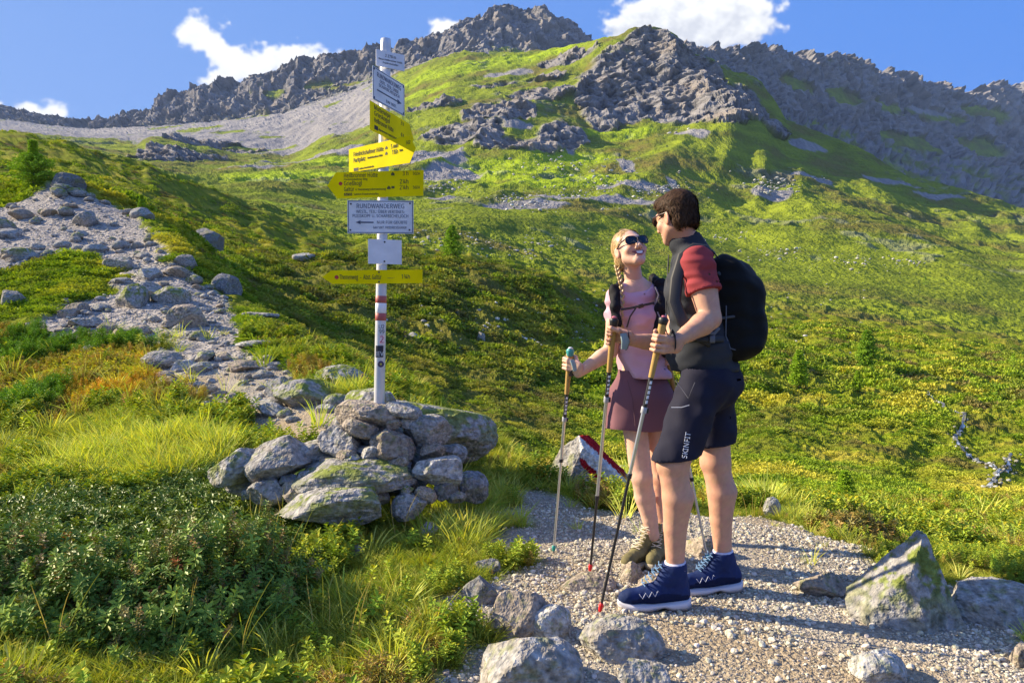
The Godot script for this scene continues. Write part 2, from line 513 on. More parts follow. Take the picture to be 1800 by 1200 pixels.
# [px, py, half width, half height, kind]; rock, scree, turf
var SPOTS := [
	[900, 285, 130, 38, "lush"], [1000, 262, 70, 24, "lush"], [960, 310, 130, 18, "lush"], [540, 310, 120, 30, "lush"], [620, 285, 90, 22, "lush"], [800, 120, 110, 26, "lush"], [930, 100, 90, 14, "lush"], [1090, 230, 60, 16, "lush"], [450, 345, 90, 16, "lush"], [740, 165, 60, 14, "lush"],
	[1120, 140, 95, 80, "rock"], [1180, 115, 60, 60, "rock"], [1150, 75, 50, 30, "rock"], [1150, 190, 120, 32, "rock"], [1045, 165, 35, 55, "rock"], [1240, 130, 40, 45, "rock"], [1310, 175, 46, 52, "rock"], [1360, 225, 30, 25, "rock"], [1420, 255, 40, 12, "scree"], [1560, 320, 60, 8, "scree"], [1640, 345, 60, 7, "scree"], [1200, 200, 60, 35, "rock"],
	[1000, 102, 45, 18, "rock"], [960, 135, 30, 14, "rock"], [875, 195, 62, 32, "rock"], [815, 235, 75, 35, "rock"], [765, 185, 48, 14, "rock"], [950, 165, 50, 18, "rock"], [905, 245, 80, 22, "rock"], [985, 232, 45, 30, "rock"], [1060, 212, 28, 28, "rock"], [1105, 205, 24, 20, "rock"], [1270, 200, 40, 20, "rock"], [860, 150, 40, 10, "rock"],
	[760, 275, 60, 28, "scree"], [790, 300, 45, 26, "scree"], [1215, 240, 26, 18, "scree"], [1110, 325, 70, 10, "scree"], [1060, 352, 110, 14, "scree"], [930, 355, 65, 14, "scree"], [780, 328, 38, 8, "scree"], [1430, 313, 42, 10, "scree"], [890, 130, 40, 12, "scree"], [1000, 240, 12, 25, "scree"], [1100, 285, 12, 25, "scree"], [1360, 325, 40, 14, "scree"], [900, 215, 40, 12, "scree"], [1180, 320, 10, 14, "scree"], [560, 275, 120, 14, "scree"], [440, 300, 60, 12, "scree"],
	[300, 270, 65, 28, "rock"], [420, 265, 40, 14, "rock"], [370, 255, 50, 14, "rock"],
	[345, 228, 40, 16, "turf"], [400, 232, 30, 10, "turf"], [440, 208, 40, 9, "turf"], [290, 225, 30, 8, "turf"], [460, 262, 60, 8, "turf"], [580, 185, 24, 8, "turf"], [700, 130, 60, 14, "turf"], [480, 240, 25, 5, "turf"], [610, 150, 50, 8, "turf"], [820, 110, 60, 12, "turf"],
	[1480, 170, 50, 16, "turf"], [1650, 205, 80, 12, "turf"], [1400, 150, 40, 14, "turf"], [1730, 200, 60, 14, "turf"], [1600, 250, 80, 16, "turf"], [1560, 190, 40, 10, "turf"], [1720, 260, 60, 20, "turf"], [560, 150, 30, 8, "turf"], [480, 165, 24, 8, "turf"], [680, 110, 26, 6, "turf"],
	[1500, 215, 60, 20, "scree"], [1430, 200, 40, 14, "scree"], [1620, 190, 70, 12, "scree"],
]

func build_terrain() -> void:
	prepare_land()
	make_paths()
	lap("land tables")
	var pxs := PackedFloat32Array()
	var px := -700.0
	while px < -120.0:
		pxs.append(px); px += 20.0
	while px < 1920.0:
		pxs.append(px); px += 3.0
	while px <= 2500.0:
		pxs.append(px); px += 20.0
	var nc := pxs.size()
	var cells := PackedFloat32Array()
	for q in pxs: cells.append(clampf((q - PX0) / PXS, 0, NT - 1.001))
	# base places, row by row
	var start := []           # first row of each line
	var rows := 0
	for k in K - 1:
		start.append(rows)
		rows += int(LAND[k][0])
	start.append(rows)
	rows += 1
	var V := PackedVector3Array()
	V.resize(nc * rows)
	for k in K - 1:
		var nrow: int = LAND[k][0] + (1 if k == K - 2 else 0)
		var d0a: PackedFloat32Array = TD[k]
		var d1a: PackedFloat32Array = TD[k + 1]
		var y0a: PackedFloat32Array = TY[k]
		var y1a: PackedFloat32Array = TY[k + 1]
		var m0a: PackedFloat32Array = TM[k]
		var m1a: PackedFloat32Array = TM[k + 1]
		for r in nrow:
			var t: float = float(r) / float(LAND[k][0])
			var t2 := t * t
			var t3 := t2 * t
			var a := 2 * t3 - 3 * t2 + 1
			var b := t3 - 2 * t2 + t
			var e := 3 * t2 - 2 * t3
			var f := t3 - t2
			var at: int = (start[k] + r) * nc
			for c in nc:
				var cf := cells[c]
				var i := int(cf)
				var w := cf - i
				var d0 := d0a[i] + (d0a[i + 1] - d0a[i]) * w
				var h := d1a[i] + (d1a[i + 1] - d1a[i]) * w - d0
				var y := (y0a[i] * a + m0a[i] * h * b + y1a[i] * e + m1a[i] * h * f) * (1.0 - w) + (y0a[i + 1] * a + m0a[i + 1] * h * b + y1a[i + 1] * e + m1a[i + 1] * h * f) * w
				var d := d0 + h * t
				V[at + c] = Vector3((pxs[c] - 900.0) / F * d, y, -d)
	lap("base")
	# what grows or lies where, on the mountains
	var far0: int = start[11]
	var rock := PackedFloat32Array()
	var scree := PackedFloat32Array()
	var lush := PackedFloat32Array()
	lush.resize(nc * rows)
	rock.resize(nc * rows)
	scree.resize(nc * rows)
	for row in range(start[15], rows):
		for c in nc:
			var q := pxs[c]
			var w := 0.0
			var s := 0.0
			if row >= start[18]:
				w = 1.0 if row >= start[19] else smoothstep(start[18], start[19], row) * 0.6
				if row < start[19] and q < 860: s = 1.0
			elif row >= start[15] and q < 700.0:
				s = smoothstep(760.0, 600.0, q) * smoothstep(start[15] + 6.0, start[15] + 26.0, row)
			rock[row * nc + c] = w
			scree[row * nc + c] = s
	for b in SPOTS:
		var p := on_land(b[0], b[1])
		var d := -p.z
		var rx: float = b[2] * d / F
		var ry: float = b[3] * d / F
		var c0 := 0
		while c0 < nc and pxs[c0] < b[0] - b[2] * 1.6: c0 += 1
		var c1 := c0
		while c1 < nc and pxs[c1] < b[0] + b[2] * 1.6: c1 += 1
		for row in range(far0, rows):
			for c in range(c0, c1):
				var v := V[row * nc + c]
				if absf(v.z + d) > 260.0: continue
				var dx := (v.x - p.x) / rx
				var dy := (v.y - p.y) / ry
				var q := dx * dx + dy * dy
				if q > 2.2: continue
				var w := clampf(1.6 - q, 0, 1.35)
				var id := row * nc + c
				if b[4] == "rock": rock[id] = maxf(rock[id], w)
				elif b[4] == "scree": scree[id] = maxf(scree[id], w)
				elif b[4] == "lush": lush[id] = maxf(lush[id], w)
				else:
					rock[id] *= 1.0 - minf(w, 1.0)
					scree[id] *= 1.0 - minf(w, 1.0)
	lap("masks")
	var C := PackedColorArray()
	C.resize(nc * rows)
	var grassA := Color(0.32, 0.39, 0.028)
	var grassB := Color(0.19, 0.26, 0.026)
	var brown := Color(0.26, 0.20, 0.055)
	var stone := Color(0.36, 0.345, 0.345)
	var dark := Color(0.11, 0.11, 0.12)
	var rubble := Color(0.42, 0.40, 0.395)
	# paths and near ground, hummocks, then crags
	for row in rows:
		for c in nc:
			var id := row * nc + c
			var v := V[id]
			var d := -v.z
			if row < far0:
				var pt := 0.0
				if d < 30.0: pt = path_at(v.x, v.z)
				v.y += lumps(v.x, v.z, pt)
				var g := n1.get_noise_3d(v.x * 0.22, 5.0, v.z * 0.22)
				var h := n2.get_noise_3d(v.x * 0.9, 9.0, v.z * 0.9)
				var col := Color(0.36, 0.41, 0.03).lerp(Color(0.17, 0.22, 0.022), clampf(0.5 + h * 0.9, 0, 1))
				col = col.lerp(Color(0.50, 0.44, 0.06), clampf(g * 2.2 - 0.2, 0, 1))
				col = col.lerp(Color(0.17, 0.11, 0.05), clampf(-g * 2.0 - 0.35, 0, 0.8))
				col = col.lerp(Color(0.20, 0.17, 0.05).lerp(Color(0.15, 0.17, 0.03), clampf(0.5 + h, 0, 1)), 0.75 * heather(v.x, v.z))
				if pt > 0.0:
					var soil := Color(0.62, 0.55, 0.45).lerp(Color(0.56, 0.45, 0.31), clampf(0.5 + h * 1.4, 0, 1))
					if d > 9.0: soil = Color(0.56, 0.51, 0.47)
					col = col.lerp(soil, pt)
				C[id] = col
			else:
				var ed := smoothstep(110.0, 400.0, d)
				var edge := n1.get_noise_3d(v.x * 0.011, v.y * 0.02, v.z * 0.011) + 0.6 * n2.get_noise_3d(v.x * 0.06, v.y * 0.06, v.z * 0.06)
				var rk := smoothstep(0.35, 0.6, rock[id] + edge * 0.6) if rock[id] > 0.02 else 0.0
				var sc := smoothstep(0.38, 0.6, scree[id] + edge * 0.8) * (1.0 - rk) if scree[id] > 0.02 else 0.0
				if rk == 0.0 and d > 200.0 and d < 800.0:
					rk = smoothstep(0.44, 0.56, edge) * 0.35
				var near := lumps(v.x, v.z, 0.0) * (1.0 - smoothstep(130.0, 260.0, d))
				var amp := d / 700.0
				var cr := nr.get_noise_3d(v.x * 0.011 + v.y * 0.002, v.y * 0.0026, v.z * 0.011)
				var cr2 := nr.get_noise_3d(v.x * 0.036, v.y * 0.014, v.z * 0.036)
				var cr3 := n2.get_noise_3d(v.x * 0.13 + v.y * 0.03, v.y * 0.045, v.z * 0.11)
				var roll := n1.get_noise_2d(v.x * 0.02, v.z * 0.02)
				var fold := nr.get_noise_2d((v.x * 0.9 + v.z * 0.4) * 0.0065, v.z * 0.0012)
				var up := (roll * 3.0 + (fold - 0.3) * 9.0 * (1.0 - smoothstep(430.0, 620.0, d))) * ed + near
				var out := roll * 4.0 * ed
				var cr4 := n1.get_noise_3d(v.x * 0.065 + v.y * 0.05, v.y * 0.20, v.z * 0.065)
				if rk > 0.0:
					out += rk * cr4 * (6.5 if d < 850.0 else 4.0)
					up += rk * cr4 * 1.6
					out += rk * amp * ((cr - 0.2) * 17.0 + (cr2 - 0.2) * 6.0 + cr3 * 3.0)
					up += rk * amp * ((cr - 0.5) * 4.0 + (cr2 - 0.3) * 1.6 + cr3 * 0.8)
				if row > start[17]:
					up += amp * (cr2 * 0.8 + cr3 * 0.5)
				up += (cr3 * 1.0) * ed
				v.y += up
				v.z += out * 0.8
				v.x += cr2 * rk * amp * 4.0
				var g2 := n1.get_noise_3d(v.x * 0.013, v.y * 0.03, v.z * 0.013)
				var h2 := n2.get_noise_3d(v.x * 0.10, v.y * 0.2, v.z * 0.10)
				var col := grassB.lerp(grassA, clampf(0.55 + g2 * 1.5 + h2 * 0.25, 0, 1))
				col = col.lerp(brown, clampf(-g2 * 1.8 - h2 * 0.4 + 0.0, 0, 0.75))
				if lush[id] > 0.0: col = col.lerp(Color(0.43, 0.58, 0.022), clampf(lush[id] * 0.9 + edge * 0.9, 0, 0.95))
				var ter := n2.get_noise_3d(v.x * 0.025, v.y * 0.35, v.z * 0.025)
				col = col.lerp(Color(0.15, 0.19, 0.02), clampf(ter * 1.4, 0, 0.6))
				if d < 260.0: col = col.lerp(Color(0.17, 0.22, 0.03), 0.35 * clampf(0.5 + h2 * 2.0, 0, 1))
				if sc > 0.0:
					var run := n2.get_noise_3d(v.x * 0.09, v.y * 0.012, v.z * 0.02) + 0.6 * n2.get_noise_3d(v.x * 0.4, v.y * 0.3, v.z * 0.3)
					col = col.lerp(rubble.lerp(Color(0.32, 0.31, 0.325), clampf(0.4 + run * 1.3, 0, 1)), sc)
				if rk > 0.0:
					var streak := n2.get_noise_3d(v.x * 0.16 + v.y * 0.05, v.y * 0.035, v.z * 0.1)
					var rc := stone.lerp(dark, clampf(0.30 - cr2 * 0.4 - cr4 * 1.3 - streak * 1.0, 0, 1))
					rc = rc.lerp(Color(0.40, 0.34, 0.29), clampf(g2 * 1.6 - 0.1, 0, 0.6))
					col = col.lerp(rc, rk)
				C[id] = col
			V[id] = v
	lap("relief")
	var bands := [["ground", 0, start[4], M.near], ["hillside", start[4], far0, M.mid], ["mountain_slope", far0, start[18], M.far], ["mountain_ridge", start[18], rows - 1, M.far]]
	for bd in bands:
		var mb := MB.new()
		var r0: int = bd[1]
		var r1: int = bd[2]
		mb.v = V.slice(r0 * nc, (r1 + 1) * nc)
		mb.c = C.slice(r0 * nc, (r1 + 1) * nc)
		var ix := PackedInt32Array()
		ix.resize((r1 - r0) * (nc - 1) * 6)
		var o := 0
		for r in r1 - r0:
			for c in nc - 1:
				var a := r * nc + c
				ix[o] = a; ix[o + 1] = a + nc; ix[o + 2] = a + 1
				ix[o + 3] = a + 1; ix[o + 4] = a + nc; ix[o + 5] = a + nc + 1
				o += 6
		mb.i = ix
		structure(bd[0], mb.mesh(), bd[3])
	# the ground goes on behind the photographer
	var mb2 := MB.new()
	for j in 12:
		for i in 21:
			var x := -6.0 + i * 0.6
			var z := -1.05 + j * 0.6
			mb2.vert(Vector3(x, -0.03 + 0.03 * n1.get_noise_2d(x, z), z), Vector3.ZERO, Color(0.3, 0.26, 0.16))
	for j in 11:
		for i in 20:
			var a := j * 21 + i
			mb2.quad(a, a + 21, a + 22, a + 1)
	structure("ground", mb2.mesh(), M.near)

# ---------------------------------------------------------------- stones
var ico := {}
func icosphere(sub: int) -> Array:
	if ico.has(sub): return ico[sub]
	var v := PackedVector3Array()
	var f := PackedInt32Array()
	if sub == 0:
		var t := (1.0 + sqrt(5.0)) / 2.0
		for q in [[-1, t, 0], [1, t, 0], [-1, -t, 0], [1, -t, 0], [0, -1, t], [0, 1, t], [0, -1, -t], [0, 1, -t], [t, 0, -1], [t, 0, 1], [-t, 0, -1], [-t, 0, 1]]:
			v.append(Vector3(q[0], q[1], q[2]).normalized())
		f = PackedInt32Array([0, 11, 5, 0, 5, 1, 0, 1, 7, 0, 7, 10, 0, 10, 11, 1, 5, 9, 5, 11, 4, 11, 10, 2, 10, 7, 6, 7, 1, 8, 3, 9, 4, 3, 4, 2, 3, 2, 6, 3, 6, 8, 3, 8, 9, 4, 9, 5, 2, 4, 11, 6, 2, 10, 8, 6, 7, 9, 8, 1])
	else:
		var b := icosphere(sub - 1)
		v = b[0].duplicate()
		var mid := {}
		var src: PackedInt32Array = b[1]
		for k in range(0, src.size(), 3):
			var m := PackedInt32Array([0, 0, 0])
			for e in 3:
				var p := src[k + e]
				var q := src[k + (e + 1) % 3]
				var key := mini(p, q) * 100000 + maxi(p, q)
				if not mid.has(key):
					mid[key] = v.size()
					v.append((v[p] + v[q]).normalized())
				m[e] = mid[key]
			f.append_array(PackedInt32Array([src[k], m[0], m[2], src[k + 1], m[1], m[0], src[k + 2], m[2], m[1], m[0], m[1], m[2]]))
	ico[sub] = [v, f]
	return ico[sub]

const GREY := Color(0.68, 0.655, 0.62)
# a stone of about unit radius, cut by planes; look: 0 grey, 1 lichen, 2 pale, 3 dark, 4 warm
func stone_mesh(sd: int, size: Vector3, sub: int, cuts: int, look: int, soft := 0.0, planes := []) -> ArrayMesh:
	var g := RandomNumberGenerator.new()
	g.seed = sd * 7919 + 13
	var pn := PackedVector3Array()
	var ph := PackedFloat32Array()
	for q in planes:
		pn.append(Vector3(q[0], q[1], q[2]).normalized())
		ph.append(q[3])
	for k in cuts:
		pn.append(Vector3(g.randfn(), g.randfn(), g.randfn()).normalized())
		ph.append(g.randf_range(0.58, 0.95))
	var b := icosphere(sub)
	var mb := MB.new()
	var o := Vector3(g.randf(), g.randf(), g.randf()) * 50.0
	var tone := g.randf_range(0.85, 1.12)
	for nn in b[0]:
		var r := 1.0
		for k in pn.size():
			var dt: float = nn.dot(pn[k])
			if dt > 0.05: r = minf(r, ph[k] / dt)
		r = lerpf(r, 0.8, soft)
		var q: Vector3 = nn * r
		r *= 1.0 + 0.06 * n1.get_noise_3dv(q * 1.3 + o) + 0.03 * n1.get_noise_3dv(q * 4.0 + o)
		if sub > 3: r *= 1.0 + 0.022 * nr.get_noise_3dv(q * Vector3(2.0, 5.0, 2.0) + o) + 0.012 * n1.get_noise_3dv(q * 13.0 + o)
		var p: Vector3 = nn * r * size
		var w := p * (1.0 / maxf(0.06, size.length() * 0.55))
		var a := n1.get_noise_3dv(w * 1.6 + o)
		var e := n1.get_noise_3dv(w * 5.0 + o * 2.0)
		var c := GREY * tone
		if look == 2: c = Color(0.78, 0.77, 0.74) * tone
		elif look == 3: c = Color(0.42, 0.43, 0.45) * tone
		elif look == 4: c = Color(0.70, 0.59, 0.48) * tone
		c = c.lerp(Color(0.55, 0.45, 0.33), clampf(a * 1.3, 0, 0.5))
		c = c.lerp(Color(0.16, 0.16, 0.15), clampf(e * 2.0 - 0.25, 0, 0.65))
		if look == 1:
			c = c.lerp(Color(0.34, 0.42, 0.07), smoothstep(-0.18, 0.12, a + e * 0.7) * clampf(0.35 + nn.y * 0.9, 0.05, 0.9))
		else:
			c = c.lerp(Color(0.36, 0.40, 0.14), smoothstep(0.12, 0.4, n1.get_noise_3dv(w * 2.4 - o)) * clampf(nn.y + 0.2, 0, 0.6))
		mb.vert(p, Vector3.ZERO, Color(c.r, c.g, c.b))
	for k in range(0, b[1].size(), 3):
		mb.tri(b[1][k], b[1][k + 1], b[1][k + 2])
	return mb.mesh()

# a stone standing on the land with its foot at that pixel; w and h are pixels there
func stone_at(called: String, label: String, px: float, foot: float, w: float, h: float, look: int, sd: int, group := "", turn := 0.0, sub := 4, cuts := 13, depth := 0.8, planes := []) -> MeshInstance3D:
	var p := spot(px, foot)
	var m := -p.z / F
	var size := Vector3(w * 0.5 * m, 1.0, w * 0.5 * m * depth) * 1.14
	p = P(px, foot - h, -p.z + size.z * 0.55)
	var low := ground(p.x, p.z)
	var tall := maxf(p.y - low, h * m * 0.5)
	size.y = tall * 0.95
	var x := Transform3D(Basis.from_euler(Vector3(0, turn, 0)), Vector3(p.x, low + tall * 0.22, p.z))
	return one(called, stone_mesh(sd, size, sub, cuts, look, 0.0, planes), M.rock, label, "rock", x, group)

func build_rocks() -> void:
	stone_at("boulder", "pyramid-shaped boulder with green lichen on its upper faces beside the path", 1602, 1105, 196, 160, 1, 1, "", 0.0, 5, 0, 0.75,
		[[-0.66, 0.72, 0.22, 0.50], [0.92, 0.42, 0.10, 0.56], [0.25, 0.50, 0.85, 0.50], [-0.45, 0.40, 0.80, 0.52], [0, 0.4, -0.9, 0.5], [0, -1, 0, 0.45], [0.2, 1.0, 0.1, 0.86], [-0.95, 0.1, 0.3, 0.85]])
	stone_at("boulder", "low grey boulder at the right edge behind the pyramid-shaped boulder", 1752, 1098, 150, 72, 0, 2)
	stone_at("boulder", "whitish angular block lying on the gravel in front of the pyramid-shaped boulder", 1540, 1200, 100, 52, 2, 3, "", 0.4, 4, 7)
	stone_at("boulder", "flat pale stone on the gravel behind the pyramid-shaped boulder", 1446, 1048, 96, 42, 4, 4)
	stone_at("boulder", "broad rounded grey boulder at the bottom edge left of the walking pole tips", 922, 1224, 190, 100, 0, 5)
	stone_at("boulder", "pointed grey stone leaning behind the broad boulder at the bottom edge", 915, 1122, 100, 82, 4, 6, "", 0.5)
	stone_at("boulder", "pale flat stone beside the pointed stone near the bottom edge", 972, 1128, 82, 56, 2, 7)
	stone_at("boulder", "large smooth grey boulder below the front red pole tip", 1092, 1160, 136, 66, 0, 8, "", 0.0, 4, 8)
	stone_at("boulder", "squarish grey stone cut by the bottom edge below the front pole", 1128, 1216, 100, 56, 0, 9)
	stone_at("boulder", "dark bluish stone in the turf left of the path", 842, 1064, 64, 48, 3, 10)
	stone_at("boulder", "small dark stone above the dark bluish one at the turf edge", 858, 1008, 50, 24, 3, 11)
	stone_at("boulder", "flat tan stone on the path beneath the middle pole tip", 1032, 1036, 92, 24, 4, 12)
	stone_at("boulder", "small warm stone on the gravel against the toe of the green boot", 1113, 1022, 38, 36, 4, 13)
	stone_at("boulder", "flat yellowish stone on the gravel between the green boot and the blue boot", 1148, 1036, 54, 28, 4, 14)
	stone_at("boulder", "light stone on the gravel right behind the man's blue boots", 1236, 976, 62, 38, 4, 15)
	stone_at("boulder", "small pointed stone at the edge of the ledge right of the man", 1358, 908, 30, 30, 2, 16)
	stone_at("boulder", "grey stone half sunk in the grass under the cairn", 752, 955, 42, 34, 0, 17)
	stone_at("boulder", "small stone in the grass at the lower left of the cairn", 625, 985, 34, 28, 0, 18)
	stone_at("boulder", "tiny reddish stone at the turf edge near the bottom", 764, 1122, 24, 30, 4, 19)
	stone_at("boulder", "rounded stone by the path where the right edge cuts it", 1798, 1170, 50, 40, 4, 20)
	# the waymark stone
	var wm := stone_at("waymark_stone", "grey rock painted with a red and white trail mark behind the poles", 1037, 868, 126, 88, 0, 21, "", 0.0, 5, 4, 0.7, [[0.56, 0.80, 0.35, 0.66], [-0.75, 0.45, 0.45, 0.74], [0, 0.2, 1, 0.62]])
	paint_mark(wm)
	# the big one behind the cairn
	var bp := spot(770, 800)
	one("boulder", stone_mesh(31, Vector3(0.50, 0.27, 0.42), 5, 7, 1), M.rock, "large lichen-covered boulder behind the cairn and signpost", "rock", Transform3D(Basis.from_euler(Vector3(0, 0.2, -0.12)), P(752, 752, 5.1)))
	# stones along the ridge path
	var ridge := [
		[600, 682, 88, 44, 1, "lichen-spotted stone in the turf left of the signpost foot"],
		[540, 712, 120, 52, 1, "broad greenish stone on the path just left of the cairn"],
		[492, 692, 58, 36, 3, "dark wedge stone beside the broad greenish stone on the path"],
		[428, 652, 52, 26, 4, "twin-topped pale stone in the middle of the narrow path"],
		[285, 645, 76, 32, 0, "flat grey stone at the left edge of the narrow path"],
		[322, 652, 40, 22, 2, "small pale stone beside the flat stone at the path edge"],
		[450, 612, 70, 18, 2, "thin white slab on the turf right of the path"],
		[332, 574, 74, 42, 4, "tan wedge-shaped rock where the path bends below the marked rock"],
		[300, 532, 64, 36, 1, "greenish rock with a small painted mark on the ridge path"],
		[236, 540, 60, 52, 1, "tilted twin rock with lichen left of the greenish marked rock"],
		[396, 512, 48, 34, 3, "dark grey boulder on the right shoulder of the ridge"],
		[367, 440, 62, 44, 3, "dark tilted slab standing on the turf right of the ridge"],
		[328, 474, 36, 30, 0, "upright grey stone on the ridge crest left of the tilted slab"],
		[150, 398, 48, 32, 0, "rounded boulder in the rubble below the knoll"],
		[34, 456, 56, 30, 1, "block-shaped rock in the heather at the left edge"],
		[116, 338, 66, 36, 3, "dark craggy rock on top of the knoll beside the bushy larch"],
		[22, 534, 52, 30, 0, "grey rock in the turf at the left edge below the heather"],
		[262, 492, 40, 26, 2, "pale stone among the slabs on the ridge crest"],
		[210, 470, 50, 22, 0, "low grey slab in the heather left of the ridge path"],
		[250, 388, 34, 26, 2, "pale stone at the right end of the knoll rubble"],
		[170, 620, 56, 16, 0, "flat stone between the two dark green juniper mats and the path"],
		[150, 576, 60, 20, 2, "pale slab at the left end of the stony ridge step"],
		[120, 560, 34, 22, 4, "small brownish block at the left end of the ridge step"],
		[455, 560, 60, 14, 0, "thin grey slab on the turf right of the tan wedge rock"],
		[535, 460, 36, 20, 2, "whitish boulder on the near hummock left of the post"],
		[725, 602, 32, 20, 2, "pale boulder in the hollow right of the post"],
		[845, 590, 16, 10, 2, "small white stone on the hummock right of the pale boulder"],
		[1095, 828, 18, 14, 0, "small grey stone on the slope right of the waymark stone"],
	]
	for k in ridge.size():
		var q: Array = ridge[k]
		stone_at("rock", q[5], q[0], q[1], q[2] * 1.08, q[3] * 0.82, q[4], 50 + k, "", rng.randf() * 3.0, 4, 13)
	# loose stones on the ridge path, by the place they lie
	var kinds := []
	for k in 10: kinds.append(stone_mesh(100 + k, Vector3(1.0, 0.55, 0.8), 3, 9, [0, 2, 0, 4, 1][k % 5]))
	var n := 0
	var tries := 0
	while n < 290 and tries < 20000:
		tries += 1
		var p := on_land(rng.randf_range(-40, 600), rng.randf_range(330, 740))
		if path_at(p.x, p.z) < 0.6 or p.z > -5.5: continue
		p.y = ground(p.x, p.z)
		var r := rng.randf_range(0.04, 0.12) + pow(rng.randf(), 4.0) * 0.16
		r *= clampf(-p.z / 14.0, 0.7, 1.7)
		var x := Transform3D(Basis.from_euler(Vector3(rng.randf_range(-0.2, 0.2), rng.randf() * TAU, rng.randf_range(-0.2, 0.2))).scaled(Vector3.ONE * r), p + Vector3(0, r * 0.2, 0))
		var tone: String = ["grey", "whitish", "mottled grey", "tan", "lichen-spotted"][n % 5]
		var big := "chunky" if r > 0.13 else ("hand-sized" if r > 0.08 else "small")
		var place := "by the cairn end of the ridge path" if p.z > -8.0 else ("on the narrow path left of the signpost" if p.z > -12.0 else ("on the stony step of the ridge path" if p.z > -18.0 else "in the rubble below the larch knoll"))
		one("loose_stone", kinds[n % 10], M.rock, "%s %s angular stone %s" % [big, tone, place], "stone", x, "loose stones on the ridge path")
		n += 1
	# pale stones strewn over the far pasture
	var fm := stone_mesh(140, Vector3(1, 0.6, 0.8), 1, 5, 2)
	var xf := []
	var cols := PackedColorArray()
	var fields := [[930, 355, 70, 14], [1060, 352, 120, 16], [1110, 328, 70, 12], [780, 328, 40, 9], [820, 400, 70, 22], [900, 430, 140, 30], [1215, 240, 26, 20], [1430, 313, 40, 12], [1360, 325, 40, 14], [1550, 460, 170, 14], [1270, 415, 60, 10], [1360, 440, 60, 8], [1180, 330, 20, 20], [760, 290, 60, 30], [740, 420, 40, 20], [1000, 300, 120, 30], [1100, 560, 300, 40]]
	for f in fields:
		for k in int(f[2] * f[3] * (0.22 if f[1] < 360 and f[1] > 320 else 0.06)) + 8:
			var p := on_land(f[0] + rng.randfn() * f[2] * 0.6, f[1] + rng.randfn() * f[3] * 0.6)
			if -p.z < 14.0 or -p.z > 900.0: continue
			p.y = land(p.x, p.z) + lumps(p.x, p.z, 0) * (1.0 - smoothstep(130.0, 260.0, -p.z))
			var r := (0.10 + 0.4 * pow(rng.randf(), 4.0)) * clampf(-p.z / 150.0, 0.5, 4.0)
			xf.append(Transform3D(Basis.from_euler(Vector3(rng.randf() * 0.5, rng.randf() * TAU, 0)).scaled(Vector3.ONE * r), p))
			var t := rng.randf_range(0.4, 0.9)
			cols.append(Color(t, t, t * 0.96))
	var ff := scatter("rubble", fm, M.pebble, xf, cols)
	ff.set_meta("label", "pale stones strewn over the pasture below the cliffs")

func paint_mark(o: MeshInstance3D) -> void:   # three painted stripes on the sunny flank
	var a := o.mesh.surface_get_arrays(0)
	var v: PackedVector3Array = a[Mesh.ARRAY_VERTEX]
	var c: PackedColorArray = a[Mesh.ARRAY_COLOR]
	var box := o.mesh.get_aabb()
	for k in v.size():
		var q := (v[k] - box.position) / box.size
		# across the flank that falls to the right
		var s := q.y - 1.0 + (q.x - 0.42) * 0.85
		var along := q.x
		var j := 0.03 * n1.get_noise_3dv(v[k] * 25.0)
		if along > 0.36 and along < 0.94:
			if s + j > -0.34 and s + j < -0.26: c[k] = Color(0.62, 0.03, 0.04)
			elif s + j >= -0.26 and s + j < -0.05: c[k] = Color(1.0, 1.0, 1.0)
			elif s + j >= -0.05 and s + j < 0.30: c[k] = Color(0.62, 0.03, 0.04)
	a[Mesh.ARRAY_COLOR] = c
	var m := ArrayMesh.new()
	m.add_surface_from_arrays(Mesh.PRIMITIVE_TRIANGLES, a)
	o.mesh = m

